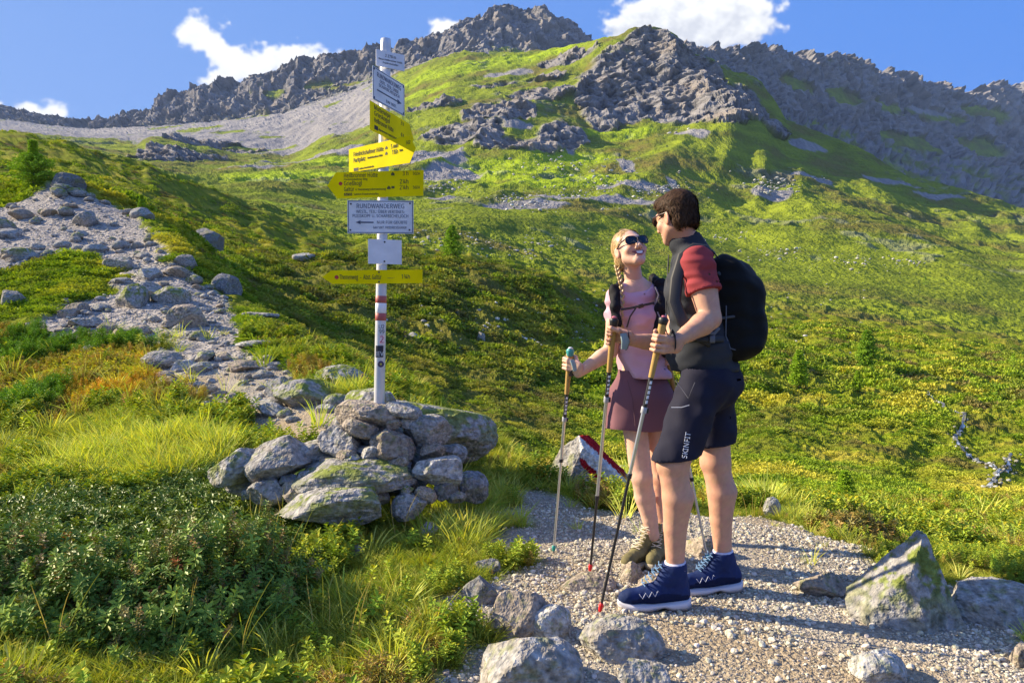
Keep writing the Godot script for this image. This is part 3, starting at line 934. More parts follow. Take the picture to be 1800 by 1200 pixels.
func build_cairn() -> void:
	var o := thing("stone_cairn", "heap of lichen-spotted stones holding up the yellow signpost", "cairn", Vector3.ZERO)
	# px, py of the middle, width, height, metres away, look, turn in the picture plane
	var st := [
		[622, 838, 222, 66, 4.18, 1, 0.04], [586, 888, 212, 76, 3.98, 1, 0.10], [490, 810, 112, 84, 4.30, 0, 0.35], [416, 820, 96, 70, 4.36, 1, 0.5], [553, 798, 92, 52, 4.42, 0, 0.2],
		[604, 778, 84, 60, 4.38, 0, -0.2], [687, 783, 84, 56, 4.30, 4, -0.35], [634, 753, 62, 34, 4.34, 4, -0.3], [652, 730, 118, 58, 4.46, 4, -0.1], [710, 722, 62, 34, 4.40, 2, -0.3],
		[748, 756, 86, 66, 4.46, 0, 0.0], [773, 830, 92, 60, 4.22, 2, 0.05], [675, 808, 116, 44, 4.36, 3, -0.2], [720, 890, 62, 54, 4.05, 0, 0.3], [735, 802, 40, 50, 4.44, 3, 0.2],
		[472, 864, 70, 50, 4.18, 0, 0.1], [516, 868, 50, 46, 4.12, 4, 0.0], [828, 858, 60, 60, 4.34, 3, 0.0], [642, 708, 100, 52, 4.68, 1, 0.15], [600, 825, 90, 60, 4.5, 3, 0], [700, 850, 90, 60, 4.36, 3, 0],
		[560, 850, 120, 60, 4.35, 3, 0], [660, 770, 120, 70, 4.62, 0, 0], [730, 840, 60, 60, 4.5, 3, 0.3], [612, 800, 40, 20, 4.24, 4, 0], [445, 850, 90, 50, 4.5, 0, 0], [790, 800, 60, 40, 4.6, 0, 0.2],
	]
	for q in [[540, 838, 40, 30, 4.22], [508, 846, 34, 26, 4.2], [660, 868, 50, 30, 4.08], [745, 868, 44, 30, 4.12], [800, 872, 36, 28, 4.2], [700, 812, 34, 24, 4.22], [650, 796, 36, 24, 4.24], [575, 812, 40, 26, 4.3], [720, 742, 34, 24, 4.38], [602, 742, 40, 28, 4.5], [690, 745, 30, 20, 4.34], [440, 868, 40, 26, 4.3], [780, 862, 50, 34, 4.2], [760, 790, 50, 30, 4.36], [618, 806, 26, 16, 4.2], [712, 862, 30, 24, 4.1]]:
		st.append([q[0], q[1], q[2], q[3], q[4], rng.randi() % 5, rng.randf_range(-0.5, 0.5)])
	for k in st.size():
		var q: Array = st[k]
		var m: float = q[4] / F
		var size := Vector3(q[2] * 0.5 * m, q[3] * 0.5 * m, lerpf(q[2], q[3], 0.5) * 0.5 * m) * 1.08
		part("stone", stone_mesh(200 + k, size, 4, 12, q[5], 0.0, [[0.05, 1, 0.1, 0.80], [0, -1, 0, 0.8]]), M.rock, o, Transform3D(Basis.from_euler(Vector3(0, 0, q[6])), P(q[0], q[1], q[4])))

func build_path_gravel() -> void:
	var kinds := []
	for k in 4: kinds.append(stone_mesh(160 + k, Vector3(1.0, 0.6, 0.8), 1, 6, 2))
	var sets := [[], [], [], []]
	var cols := [PackedColorArray(), PackedColorArray(), PackedColorArray(), PackedColorArray()]
	var n := 0
	while n < 150000:
		var d := 2.0 + pow(rng.randf(), 0.8) * 4.0
		var x := rng.randf_range(-0.35, 0.95) * d
		if rng.randf() < 0.30:
			d = rng.randf_range(5.0, 26.0)
			x = rng.randf_range(-0.85, -0.15) * d
		n += 1
		var pt := path_at(x, -d)
		if pt < 0.05 or rng.randf() > pt + 0.1: continue
		var worn := n1.get_noise_2d(x * 0.9 + 3.0, d * 0.9)
		if worn < -0.12 and rng.randf() < 0.75: continue
		var r := 0.003 + 0.0038 * rng.randf() + 0.014 * pow(rng.randf(), 14.0)
		if d > 6.0: r *= clampf(d / 4.5, 1.0, 3.2)
		var p := Vector3(x, ground(x, -d) + r * 0.25, -d)
		var k := n % 4
		sets[k].append(Transform3D(Basis.from_euler(Vector3(rng.randf() * 0.6, rng.randf() * TAU, rng.randf() * 0.6)).scaled(Vector3.ONE * r), p))
		var t := rng.randf_range(0.36, 0.95)
		cols[k].append(Color(t, t * rng.randf_range(0.90, 0.98), t * rng.randf_range(0.74, 0.92)))
	for k in 4:
		var o := scatter("gravel", kinds[k], M.pebble, sets[k], cols[k])
		o.set_meta("label", "pale gravel covering the hiking path")

# ---------------------------------------------------------------- plants
func blade(mb: MB, at: Vector3, dir: Vector3, bend: Vector3, len: float, wid: float, col: Color, seg := 3) -> void:
	var side := dir.cross(Vector3(0.3, 0.2, 0.9)).normalized() * wid
	var first := mb.v.size()
	for s in seg:
		var t := float(s) / seg
		var p := at + dir * len * t + bend * len * t * t
		var w := side * (1.0 - t * 0.6)
		mb.vert(p - w, Vector3.ZERO, col)
		mb.vert(p + w, Vector3.ZERO, col)
	mb.vert(at + dir * len + bend * len, Vector3.ZERO, col)
	for s in seg - 1:
		var a := first + s * 2
		mb.quad(a, a + 1, a + 3, a + 2)
	var e := first + (seg - 1) * 2
	mb.tri(e, e + 1, e + 2)

func tuft_mesh(sd: int, n: int, spread: float, dry: float) -> ArrayMesh:
	var g := RandomNumberGenerator.new()
	g.seed = sd
	var mb := MB.new()
	for k in n:
		var az := g.randf() * TAU
		var out := Vector3(cos(az), 0, sin(az))
		var at := out * g.randf() * 0.25
		var lean := g.randf_range(0.1, spread)
		var dir := (Vector3.UP + out * lean).normalized()
		var bend := out * g.randf_range(0.05, 0.45) + Vector3.DOWN * g.randf_range(0.0, 0.35)
		var c := Color(0.62, 0.82, 0.75).lerp(Color(1, 1, 0.9), g.randf())
		if g.randf() < dry: c = Color(1.0, 0.90, 0.62) * g.randf_range(0.9, 1.2)
		blade(mb, at, dir, bend, g.randf_range(0.5, 1.0), g.randf_range(0.010, 0.02), c, 4)
	return mb.mesh()

func leaf(mb: MB, at: Vector3, dir: Vector3, up: Vector3, len: float, wid: float, col: Color) -> void:
	var side := dir.cross(up).normalized()
	up = side.cross(dir).normalized()
	var m := at + dir * len * 0.5
	var f := mb.v.size()
	mb.vert(at, Vector3.ZERO, col)
	mb.vert(m + side * wid + up * wid * 0.35, Vector3.ZERO, col)
	mb.vert(at + dir * len - up * len * 0.12, Vector3.ZERO, col)
	mb.vert(m - side * wid + up * wid * 0.35, Vector3.ZERO, col)
	mb.tri(f, f + 1, f + 2)
	mb.tri(f, f + 2, f + 3)

# a leafy shoot about one unit high
func sprig_mesh(sd: int, n: int, len: float, wid: float, odd: float) -> ArrayMesh:
	var g := RandomNumberGenerator.new()
	g.seed = sd
	var mb := MB.new()
	for k in n:
		var t := float(k) / n
		var az := k * 2.4 + g.randf() * 0.5
		var out := Vector3(cos(az), 0, sin(az))
		var rise := lerpf(-0.1, 0.9, t * t) + g.randf_range(-0.2, 0.2)
		var dir := (out + Vector3.UP * rise).normalized()
		var c := Color(0.75, 0.85, 0.7).lerp(Color(1, 1, 1), g.randf())
		if g.randf() < odd: c = Color(1.0, 0.55, 0.35).lerp(Color(1.25, 0.95, 0.4), g.randf())
		leaf(mb, Vector3(0, 0.25 + 0.7 * t, 0) + out * 0.02, dir, Vector3.UP, len * g.randf_range(0.7, 1.1), wid, c)
	blade(mb, Vector3.ZERO, Vector3.UP, Vector3.ZERO, 0.9, 0.012, Color(0.6, 0.4, 0.25), 2)
	return mb.mesh()

# a low cushion of leaves about one unit across
func cushion_mesh(sd: int, n: int, size: float) -> ArrayMesh:
	var g := RandomNumberGenerator.new()
	g.seed = sd
	var mb := MB.new()
	for k in n:
		var az := g.randf() * TAU
		var el := asin(g.randf_range(-0.05, 1.0))
		var dir := Vector3(cos(az) * cos(el), sin(el), sin(az) * cos(el))
		var r := 0.5 * (0.72 + 0.28 * g.randf()) * (1.0 + 0.35 * n1.get_noise_3dv(dir * 1.7 + Vector3(sd, 0, 0)))
		var at := Vector3(dir.x * r, dir.y * r * 0.75, dir.z * r)
		var t := (dir + Vector3(g.randfn(), g.randfn(), g.randfn()) * 0.6).normalized()
		var c := Color(0.7, 0.8, 0.7).lerp(Color(1, 1, 0.95), g.randf())
		leaf(mb, at, t, Vector3(g.randfn(), 1, g.randfn()).normalized(), size * g.randf_range(0.7, 1.3), size * 0.3, c)
	return mb.mesh()

func leaf_mat(rough: float, back := 0.8) -> StandardMaterial3D:
	var m := mat(Color.WHITE, rough, true)
	m.metallic_specular = 0.3 if rough < 0.5 else 0.15
	m.backlight_enabled = true
	m.backlight = Color(back, back, back * 0.5)
	m.cull_mode = BaseMaterial3D.CULL_DISABLED
	return m

# where each plant grows: [px, py, half width, half height, kind]
var BEDS := [
	[270, 965, 300, 130, "rose"], [440, 890, 110, 60, "rose"], [40, 930, 90, 60, "rose"],
	[230, 602, 90, 28, "mat"], [60, 612, 80, 34, "mat"], [45, 715, 75, 38, "mat"], [330, 700, 60, 14, "heath"],
	[250, 815, 160, 50, "hay"], [40, 790, 70, 60, "grass"], [150, 770, 120, 40, "grass"],
	[420, 745, 140, 42, "berry"], [150, 870, 160, 24, "berry"], [480, 770, 80, 30, "berry"],
	[190, 655, 130, 36, "heath"], [100, 660, 120, 40, "heath"], [310, 690, 80, 22, "heath"], [575, 722, 50, 28, "hay"], [240, 640, 60, 16, "gold"], [180, 690, 120, 20, "gold"],
	[250, 1165, 380, 70, "grass"], [620, 1120, 140, 80, "grass"], [560, 1000, 70, 60, "berry"], [700, 980, 110, 60, "grass"], [640, 930, 90, 30, "berry"], [840, 915, 80, 60, "hay"], [890, 820, 100, 45, "grass"], [790, 860, 30, 40, "hay"], [600, 925, 120, 18, "berry"], [720, 925, 60, 18, "hay"],
	[1490, 930, 100, 36, "berry"], [1400, 910, 60, 20, "hay"], [1760, 990, 160, 22, "berry"], [1050, 880, 70, 22, "heath"], [1140, 890, 60, 14, "hay"],
]

func bed_ellipses() -> Array:
	var out := []
	for b in BEDS:
		var c := on_land(b[0], b[1])
		var n := on_land(b[0], b[1] + b[3])
		var f := on_land(b[0], b[1] - b[3])
		out.append([c.x, (n.z + f.z) * 0.5, b[2] * -c.z / F, maxf(0.15, absf(n.z - f.z) * 0.5), b[4]])
	return out

func build_plants() -> void:
	var grass_m := leaf_mat(0.55)
	var shiny := leaf_mat(0.45, 0.5)
	var dull := leaf_mat(0.6, 0.7)
	var beds := bed_ellipses()
	# kind: list of [transform, colour]
	var xs := {}
	for k in ["grass", "hay", "rose", "berry", "mat", "heath", "gold"]: xs[k] = [[], PackedColorArray()]
	var cell := 0.036
	var made := 0
	for pass_no in 90000:
		var d := 2.0 + pow(rng.randf(), 1.25) * 9.5
		var x := rng.randf_range(-0.95, 0.95) * d
		var z := -d
		var pt := path_at(x, z)
		if pt > 0.25 and (rng.randf() > 0.004 or d < 3.6): continue
		if absf(x + 0.85) < 0.5 and absf(z + 4.45) < 0.28 and rng.randf() < 0.8: continue
		var kind := ""
		var best := 1.0 + 0.35 * n2.get_noise_2d(x * 2.0, z * 2.0)
		for b in beds:
			var e: float = pow((x - b[0]) / b[2], 2.0) + pow((z - b[1]) / b[3], 2.0)
			if e < best:
				best = e
				kind = b[4]
		var nz := n1.get_noise_2d(x * 0.8, z * 0.8)
		if kind == "":
			kind = "heath" if nz > 0.12 else ("berry" if nz > -0.12 else "grass")
		if pt > 0.25: kind = "hay"
		# mixed edges
		if rng.randf() < 0.08: kind = ["grass", "berry", "heath", "hay"][rng.randi() % 4]
		var s := 0.1
		var c := Color.WHITE
		var j := rng.randf_range(0.75, 1.2)
		var far := clampf(d / 4.6, 0.85, 1.5) * (1.0 + 0.5 * n2.get_noise_2d(x * 1.6 + 50.0, z * 1.6))
		match kind:
			"grass":
				s = rng.randf_range(0.07, 0.155) * far
				c = Color(0.30, 0.38, 0.05).lerp(Color(0.62, 0.56, 0.12), rng.randf())
			"hay":
				s = rng.randf_range(0.11, 0.24) * far
				c = Color(0.52, 0.60, 0.09).lerp(Color(0.78, 0.72, 0.22), rng.randf())
			"rose":
				s = rng.randf_range(0.06, 0.11)
				c = Color(0.116, 0.189, 0.036).lerp(Color(0.261, 0.334, 0.058), rng.randf())
			"berry":
				s = rng.randf_range(0.07, 0.13) * far
				c = Color(0.246, 0.362, 0.043).lerp(Color(0.493, 0.522, 0.072), rng.randf())
			"mat":
				s = rng.randf_range(0.07, 0.12) * far
				c = Color(0.116, 0.246, 0.029).lerp(Color(0.232, 0.392, 0.051), rng.randf())
			"heath":
				s = rng.randf_range(0.06, 0.11) * far
				c = Color(0.493, 0.464, 0.072).lerp(Color(0.493, 0.290, 0.131), rng.randf())
			"gold":
				s = rng.randf_range(0.06, 0.11) * far
				c = Color(0.725, 0.609, 0.058).lerp(Color(0.754, 0.362, 0.072), rng.randf())
		if x > 1.1 and d < 5.0: s *= 0.55
		var y := ground(x, z) - 0.01
		if kind == "mat" : y += 0.10 * rng.randf()
		if kind == "rose" or kind == "berry": y += 0.05 * rng.randf()
		xs[kind][0].append(Transform3D(Basis.from_euler(Vector3(rng.randf_range(-0.3, 0.3), rng.randf() * TAU, rng.randf_range(-0.3, 0.3))).scaled(Vector3(s, s * rng.randf_range(0.8, 1.2), s)), Vector3(x, y, z)))
		xs[kind][1].append(Color(c.r * j, c.g * j, c.b * j))
	var tg := tuft_mesh(1, 28, 0.9, 0.22)
	var th := tuft_mesh(2, 24, 0.7, 0.35)
	var sb := sprig_mesh(3, 22, 0.30, 0.09, 0.06)
	var sm := sprig_mesh(4, 34, 0.28, 0.045, 0.0)
	var sh := sprig_mesh(5, 30, 0.20, 0.045, 0.25)
	var sr := sprig_mesh(6, 18, 0.42, 0.085, 0.03)
	for q in [["grass", "grass", tg, grass_m, "green alpine grass growing between the shrubs"], ["hay", "grass", th, grass_m, "long yellowish grass bleached by the sun"], ["berry", "bilberry_scrub", sb, dull, "low bright green bilberry scrub beside the path"], ["mat", "juniper_mat", sm, dull, "dark green juniper mats on the left slope"], ["heath", "heather", sh, dull, "brownish heather on the near slope"], ["gold", "heather", sh, dull, "golden orange heather on the near slope"]]:
		if xs[q[0]][0].size():
			var o := scatter(q[1], q[2], q[3], xs[q[0]][0], xs[q[0]][1])
			o.set_meta("label", q[4])
	var rs := scatter("alpenrose_scrub", sr, shiny, xs["rose"][0], xs["rose"][1])
	rs.set_meta("label", "low alpenrose scrub around the foreground bush")
	alpenrose(sr, sh, shiny)
	far_cushions(dull)
	tall_stalks(grass_m)

# the big dark bushes in front
func alpenrose(sr: Mesh, twigs: Mesh, m: Material) -> void:
	var list := [
		[390, 975, 2.95, 0.34, 0.40, 0.42, "large dark glossy alpenrose bush in front of the cairn"],
		[160, 1010, 2.85, 0.36, 0.34, 0.36, "glossy alpenrose bush with red berries at the lower left"],
		[20, 985, 3.0, 0.28, 0.30, 0.34, "dark leafy bush cut by the left edge"],
		[285, 1030, 2.75, 0.28, 0.28, 0.30, "low dark alpenrose bush between the two larger bushes"],
		[1495, 945, 4.35, 0.24, 0.13, 0.2, "small twiggy bush with orange leaves at the path edge behind the pyramid-shaped boulder"],
	]
	for k in list.size():
		var q: Array = list[k]
		var p := P(q[0], q[1], q[2])
		p.y = ground(p.x, p.z) - 0.02
		var o := thing("alpenrose_bush", q[6], "bush", p, "alpenrose bushes")
		var g := RandomNumberGenerator.new()
		g.seed = 300 + k
		var xf := []
		var cols := PackedColorArray()
		var st := MB.new()
		for i in int(760 * (q[3] * q[5]) / 0.12):
			var az := g.randf() * TAU
			var el := asin(g.randf_range(0.0, 1.0))
			var dir := Vector3(cos(az) * cos(el), sin(el), sin(az) * cos(el))
			var f := (0.55 + 0.45 * sqrt(g.randf())) * (1.0 + 0.6 * n1.get_noise_3dv(dir * 1.9 + Vector3(k * 9, 0, 0)))
			var at := Vector3(dir.x * q[3], dir.y * q[4], dir.z * q[5]) * f
			var s := g.randf_range(0.05, 0.10)
			var up := (Vector3.UP * 0.8 + dir + Vector3(g.randfn(), 0, g.randfn()) * 0.3).normalized()
			var b := Basis(Quaternion(Vector3.UP, up)) * Basis(Vector3.UP, g.randf() * TAU)
			xf.append(Transform3D(b.scaled(Vector3.ONE * s), at - up * s * 0.5))
			var c := Color(0.131, 0.217, 0.036).lerp(Color(0.348, 0.450, 0.072), pow(g.randf(), 1.5))
			if k == 4: c = Color(0.232, 0.232, 0.058).lerp(Color(0.522, 0.261, 0.072), g.randf() * 0.7)
			if g.randf() < 0.010: c = Color(0.40, 0.12, 0.04)
			cols.append(c)
			if i % 6 == 0: blade(st, Vector3(at.x * 0.15, 0, at.z * 0.15), at.normalized(), Vector3.ZERO, at.length() * 0.97, 0.004, Color(0.16, 0.11, 0.07), 2)
		scatter("foliage", sr, m, xf, cols, o)
		var tw := []
		var tc := PackedColorArray()
		for i in int(xf.size() * 0.45):
			var b: Transform3D = xf[g.randi() % xf.size()]
			tw.append(Transform3D(b.basis.rotated(Vector3.UP, g.randf() * TAU) * 1.15, b.origin + Vector3(g.randfn(), g.randfn(), g.randfn()) * 0.02))
			tc.append(Color(0.26, 0.30, 0.06).lerp(Color(0.34, 0.24, 0.10), g.randf()))
		scatter("undergrowth", twigs, m, tw, tc, o)
		part("stems", st.mesh(), mat(Color.WHITE, 0.9, true), o)

func tall_stalks(m: Material) -> void:   # seed stalks standing above the turf
	var mb := MB.new()
	for q in [[490, 900, 250, 3.0], [570, 1080, 150, 2.7], [330, 1100, 170, 2.6], [455, 905, 130, 4.0], [500, 900, 110, 4.0], [700, 900, 110, 3.9], [660, 1090, 120, 2.8], [620, 1130, 200, 2.6], [300, 1160, 170, 2.5], [420, 1150, 190, 2.5], [100, 1150, 190, 2.5], [800, 880, 90, 4.2], [780, 890, 80, 4.1], [740, 900, 90, 4.0], [840, 790, 70, 5.2], [860, 800, 60, 5.2], [1320, 910, 70, 4.6], [1335, 910, 60, 4.6], [1540, 930, 90, 4.3], [1560, 930, 70, 4.3]]:
		for k in 3:
			var p := P(q[0] + rng.randf_range(-14, 14), q[1], q[3])
			p.y = ground(p.x, p.z)
			var l: float = q[2] * q[3] / F * rng.randf_range(0.7, 1.05)
			blade(mb, p, Vector3(rng.randf_range(-0.25, 0.3), 1, rng.randf_range(-0.1, 0.2)).normalized(), Vector3(rng.randf_range(-0.3, 0.3), -0.1, 0), l, 0.0022, Color(0.55, 0.42, 0.16) if rng.randf() < 0.6 else Color(0.30, 0.32, 0.07), 6)
	var o := structure("grass", mb.mesh(), m)
	o.set_meta("kind", "stuff")
	o.set_meta("label", "thin dry seed stalks standing above the turf")

var brook := PackedVector2Array()
func far_cushions(m: Material) -> void:
	var near := cushion_mesh(11, 110, 0.16)
	var mid := cushion_mesh(12, 60, 0.24)
	var sets := [[], []]
	var cols := [PackedColorArray(), PackedColorArray()]
	for k in 52000:
		var t := rng.randf()
		var d := 9.0 * pow(14.0, t)
		var x := rng.randf_range(-0.80, 0.80) * d
		var z := -d
		if d < 30.0 and path_at(x, z) > 0.2 : continue
		if d > 14.0 and d < 60.0 and x > 8.0:
			var wet := false
			for q in brook:
				if absf(q.x - x) < 0.28 and absf(q.y - z) < 0.35: wet = true
			if wet: continue
		var g := n1.get_noise_3d(x * 0.22, 5.0, z * 0.22)
		var pn := n1.get_noise_2d(x * 0.13 + 70.0, z * 0.13)
		if pn < 0.0 and rng.randf() < 0.88 * smoothstep(0.0, -0.18, pn): continue
		var s := rng.randf_range(0.22, 0.62) * clampf(d / 22.0, 0.55, 1.7) * (1.0 + clampf(pn, -0.2, 0.5))
		var c := Color(0.15, 0.25, 0.028).lerp(Color(0.44, 0.54, 0.045), rng.randf())
		c = c.lerp(Color(0.667, 0.580, 0.087), clampf(g * 2.4 - 0.1, 0, 0.9))
		c = c.lerp(Color(0.319, 0.217, 0.102), clampf(-g * 2.2 - 0.25, 0, 0.8))
		var hv := heather(x, z)
		if hv > 0.0: c = c.lerp(Color(0.26, 0.20, 0.075).lerp(Color(0.17, 0.23, 0.03), rng.randf()), 0.75 * hv * clampf(0.7 + 1.6 * n2.get_noise_2d(x * 0.5, z * 0.9), 0.2, 1.0))
		if d > 75.0 and rng.randf() < 0.45: continue
		var y := land(x, z) + lumps(x, z, 0.0) - s * 0.10
		var i := 0 if d < 26.0 else 1
		sets[i].append(Transform3D(Basis(Vector3.UP, rng.randf() * TAU).scaled(Vector3(s, s * rng.randf_range(0.45, 0.85), s)), Vector3(x, y, z)))
		cols[i].append(c)
	scatter("alpenrose_scrub", near, m, sets[0], cols[0]).set_meta("label", "hummocks of low scrub on the slopes below the ledge")
	scatter("alpenrose_scrub", mid, m, sets[1], cols[1]).set_meta("label", "far hummocks of scrub covering the valley pasture")

# ---------------------------------------------------------------- trees and water
func build_trees() -> void:
	var m := leaf_mat(0.7, 0.4)
	var bark := mat(Color(0.14, 0.10, 0.07), 0.95)
	var list := [
		[58, 332, 72, 0.52, 0, "bushy bright green larch on the rocky knoll at the left"],
		[795, 458, 56, 0.40, 0, "larch standing on the hummock right of the white square plate"],
		[1525, 650, 62, 0.38, 1, "dark larch in the valley right of the backpack"],
		[1405, 680, 62, 0.32, 0, "pale feathery larch in the valley just right of the backpack"],
		[1508, 694, 34, 0.34, 0, "small pale larch below the dark larch"],
		[248, 372, 34, 0.26, 0, "slim young larch at the right end of the knoll"],
		[1627, 502, 16, 0.5, 1, "tiny larch alone on the far green slope"],
		[1486, 905, 62, 0.40, 0, "tiny green seedling larch behind the path edge"],
		[1782, 652, 26, 0.4, 0, "tiny larch by the right edge above the stream"],
		[512, 382, 22, 0.4, 1, "tiny larch on the far meadow left of the signpost"],
	]
	for k in list.size():
		var q: Array = list[k]
		var p := spot(q[0], q[1])
		var d := -p.z
		if k == 7: p = spot(q[0], 885); d = -p.z
		var h: float = q[2] * d / F * 1.05
		var o := thing("larch_tree", q[5], "tree", p, "young larches")
		var g := RandomNumberGenerator.new()
		g.seed = 400 + k
		var tr := MB.new()
		for s in 7:
			var t := s / 6.0
			for a in 6:
				var an := a * TAU / 6.0
				tr.vert(Vector3(cos(an), 0, sin(an)) * h * 0.022 * (1.05 - t) + Vector3(sin(t * 3.0 + k) * h * 0.015, t * h * 0.97 - 0.03 * h, 0))
		for s in 6:
			for a in 6:
				var b := s * 6
				tr.quad(b + a, b + 6 + a, b + 6 + (a + 1) % 6, b + (a + 1) % 6)
		part("trunk", tr.mesh(), bark, o)
		var cr := MB.new()
		var base := [Color(0.34, 0.50, 0.04), Color(0.26, 0.42, 0.04), Color(0.14, 0.26, 0.035)][q[4]] as Color
		var nb := 220 if k == 0 else (120 if q[2] > 30 else 40)
		for b in nb:
			var t := pow(float(b) / nb, 0.9)
			var az := b * 2.39996 + g.randf() * 0.6
			var out := Vector3(cos(az), g.randf_range(0.05, 0.45), sin(az)).normalized()
			var bulge := sin(clampf(t * 1.1 + 0.22, 0, 1) * PI) if q[3] > 0.45 else pow(1.0 - t, 0.75) * (0.6 + 0.4 * smoothstep(0.0, 0.2, t))
			var l: float = h * q[3] * (0.12 + 0.95 * bulge) * g.randf_range(0.7, 1.1)
			var root := Vector3(0, h * (0.04 + 0.94 * t), 0)
			blade(cr, root, out, Vector3(0, -0.12, 0), l, h * 0.004, Color(0.20, 0.14, 0.09), 2)
			var nt := 16 if q[2] > 30 else 8
			for i in nt:
				var f := (i + 0.6) / nt
				var at := root + out * l * f + Vector3(0, -0.12 * l * f * f, 0)
				var col := base * g.randf_range(0.7, 1.3)
				for e in 3:
					var dir := (out * 0.5 + Vector3(g.randfn(), g.randfn() * 0.7 + 0.2, g.randfn()) * 0.9).normalized()
					leaf(cr, at, dir, Vector3(g.randfn(), 1, g.randfn()).normalized(), h * 0.062 * g.randf_range(0.7, 1.3), h * 0.012, col)
		part("crown", cr.mesh(), m, o)
	# the brook and the stones in its bed
	var bed := []
	var bcol := PackedColorArray()
	for br in [[[1626, 700], [1640, 712], [1662, 722], [1690, 732], [1697, 742], [1688, 756], [1678, 766], [1690, 778], [1702, 790], [1720, 806], [1740, 818], [1758, 832], [1748, 848], [1738, 862]], [[1778, 798], [1772, 812], [1776, 824], [1764, 834]], [[1412, 630], [1420, 640], [1428, 648], [1436, 652]]]:
		var mb := MB.new()
		var line := []
		for k in br.size() - 1:
			for s in 8:
				var t := s / 8.0
				line.append(spot(lerpf(br[k][0], br[k + 1][0], t), lerpf(br[k][1], br[k + 1][1], t)))
		for k in line.size():
			var p: Vector3 = line[k]
			brook.append(Vector2(p.x, p.z))
			for e in 1:
				var sx := p.x + rng.randfn() * 0.09
				var sz := p.z + rng.randfn() * 0.08
				var sr := rng.randf_range(0.025, 0.065)
				bed.append(Transform3D(Basis.from_euler(Vector3(rng.randf(), rng.randf() * TAU, 0)).scaled(Vector3.ONE * sr), Vector3(sx, ground(sx, sz) + sr * 0.4, sz)))
				var st := rng.randf_range(0.2, 0.7)
				bcol.append(Color(st, st, st * 0.97))
			var w := (0.06 + 0.05 * n1.get_noise_1d(k * 0.5)) * (1.0 if br.size() > 5 else 0.6)
			for e in 5:
				var f := (e - 2) / 2.0
				var x := p.x + f * w + 0.1 * n2.get_noise_1d(k * 0.7)
				var y := ground(x, p.z) + 0.03 + 0.04 * n2.get_noise_2d(x * 9.0, p.z * 9.0)
				var foam := clampf(-0.05 + 2.0 * n1.get_noise_2d(x * 4.0, p.z * 3.0), 0, 1)
				mb.vert(Vector3(x, y, p.z), Vector3.ZERO, Color(0.10, 0.10, 0.09).lerp(Color(0.80, 0.87, 0.92), foam))
		for k in line.size() - 1:
			for e in 4:
				var a := k * 5 + e
				mb.quad(a, a + 1, a + 6, a + 5)
		mb.smooth()
		structure("stream", mb.mesh(), mat(Color.WHITE, 0.4, true))
	scatter("rubble", stone_mesh(170, Vector3(1, 0.6, 0.8), 1, 5, 2), M.pebble, bed, bcol).set_meta("label", "wet stones lying in the bed of the brook")

# ---------------------------------------------------------------- shapes
# a swept tube; radii are [across, through] or a number
func tube(pts: Array, radii: Array, sides := 10, flat := Vector3.ZERO, col := Color.WHITE) -> ArrayMesh:
	var mb := MB.new()
	add_tube(mb, pts, radii, sides, flat, col)
	mb.smooth()
	return mb.mesh()

func add_tube(mb: MB, pts: Array, radii: Array, sides := 10, flat := Vector3.ZERO, col := Color.WHITE) -> void:
	var n := pts.size()
	var first := mb.v.size()
	var side := Vector3.ZERO
	for k in n:
		var a: Vector3 = pts[maxi(k - 1, 0)]
		var b: Vector3 = pts[mini(k + 1, n - 1)]
		var t := (b - a).normalized()
		if flat != Vector3.ZERO: side = t.cross(flat).normalized()
		elif side == Vector3.ZERO:
			side = t.cross(Vector3.UP if absf(t.y) < 0.9 else Vector3.RIGHT).normalized()
		else: side = (side - t * side.dot(t)).normalized()
		var up := side.cross(t).normalized()
		var r = radii[mini(k, radii.size() - 1)]
		var rx: float = r[0] if r is Array else r
		var ry: float = r[1] if r is Array else r
		for s in sides:
			var an := s * TAU / sides
			mb.vert(pts[k] + side * cos(an) * rx + up * sin(an) * ry, Vector3.ZERO, col)
	for k in n - 1:
		for s in sides:
			var a := first + k * sides + s
			var b := first + k * sides + (s + 1) % sides
			mb.quad(a, a + sides, b + sides, b)
	for e in 2:
		var c := mb.vert(pts[0 if e == 0 else n - 1], Vector3.ZERO, col)
		var o := first + (0 if e == 0 else (n - 1) * sides)
		for s in sides:
			if e == 0: mb.tri(c, o + s, o + (s + 1) % sides)
			else: mb.tri(c, o + (s + 1) % sides, o + s)

func slab(poly: PackedVector2Array, thick: float) -> ArrayMesh:   # a cut sheet, front face at z = 0
	if not Geometry2D.is_polygon_clockwise(poly): poly.reverse()
	poly.reverse()   # counter-clockwise
	var mb := MB.new()
	var n := poly.size()
	for q in poly: mb.vert(Vector3(q.x, q.y, 0))
	for q in poly: mb.vert(Vector3(q.x, q.y, -thick))
	var t := Geometry2D.triangulate_polygon(poly)
	for k in range(0, t.size(), 3):
		var a := t[k]; var b := t[k + 1]; var c := t[k + 2]
		if (poly[b] - poly[a]).cross(poly[c] - poly[a]) < 0:
			var s := b; b = c; c = s
		mb.tri(a, b, c)
		mb.tri(a + n, c + n, b + n)
	for k in n:
		var j := (k + 1) % n
		mb.quad(k, k + n, j + n, j)
	return mb.mesh()

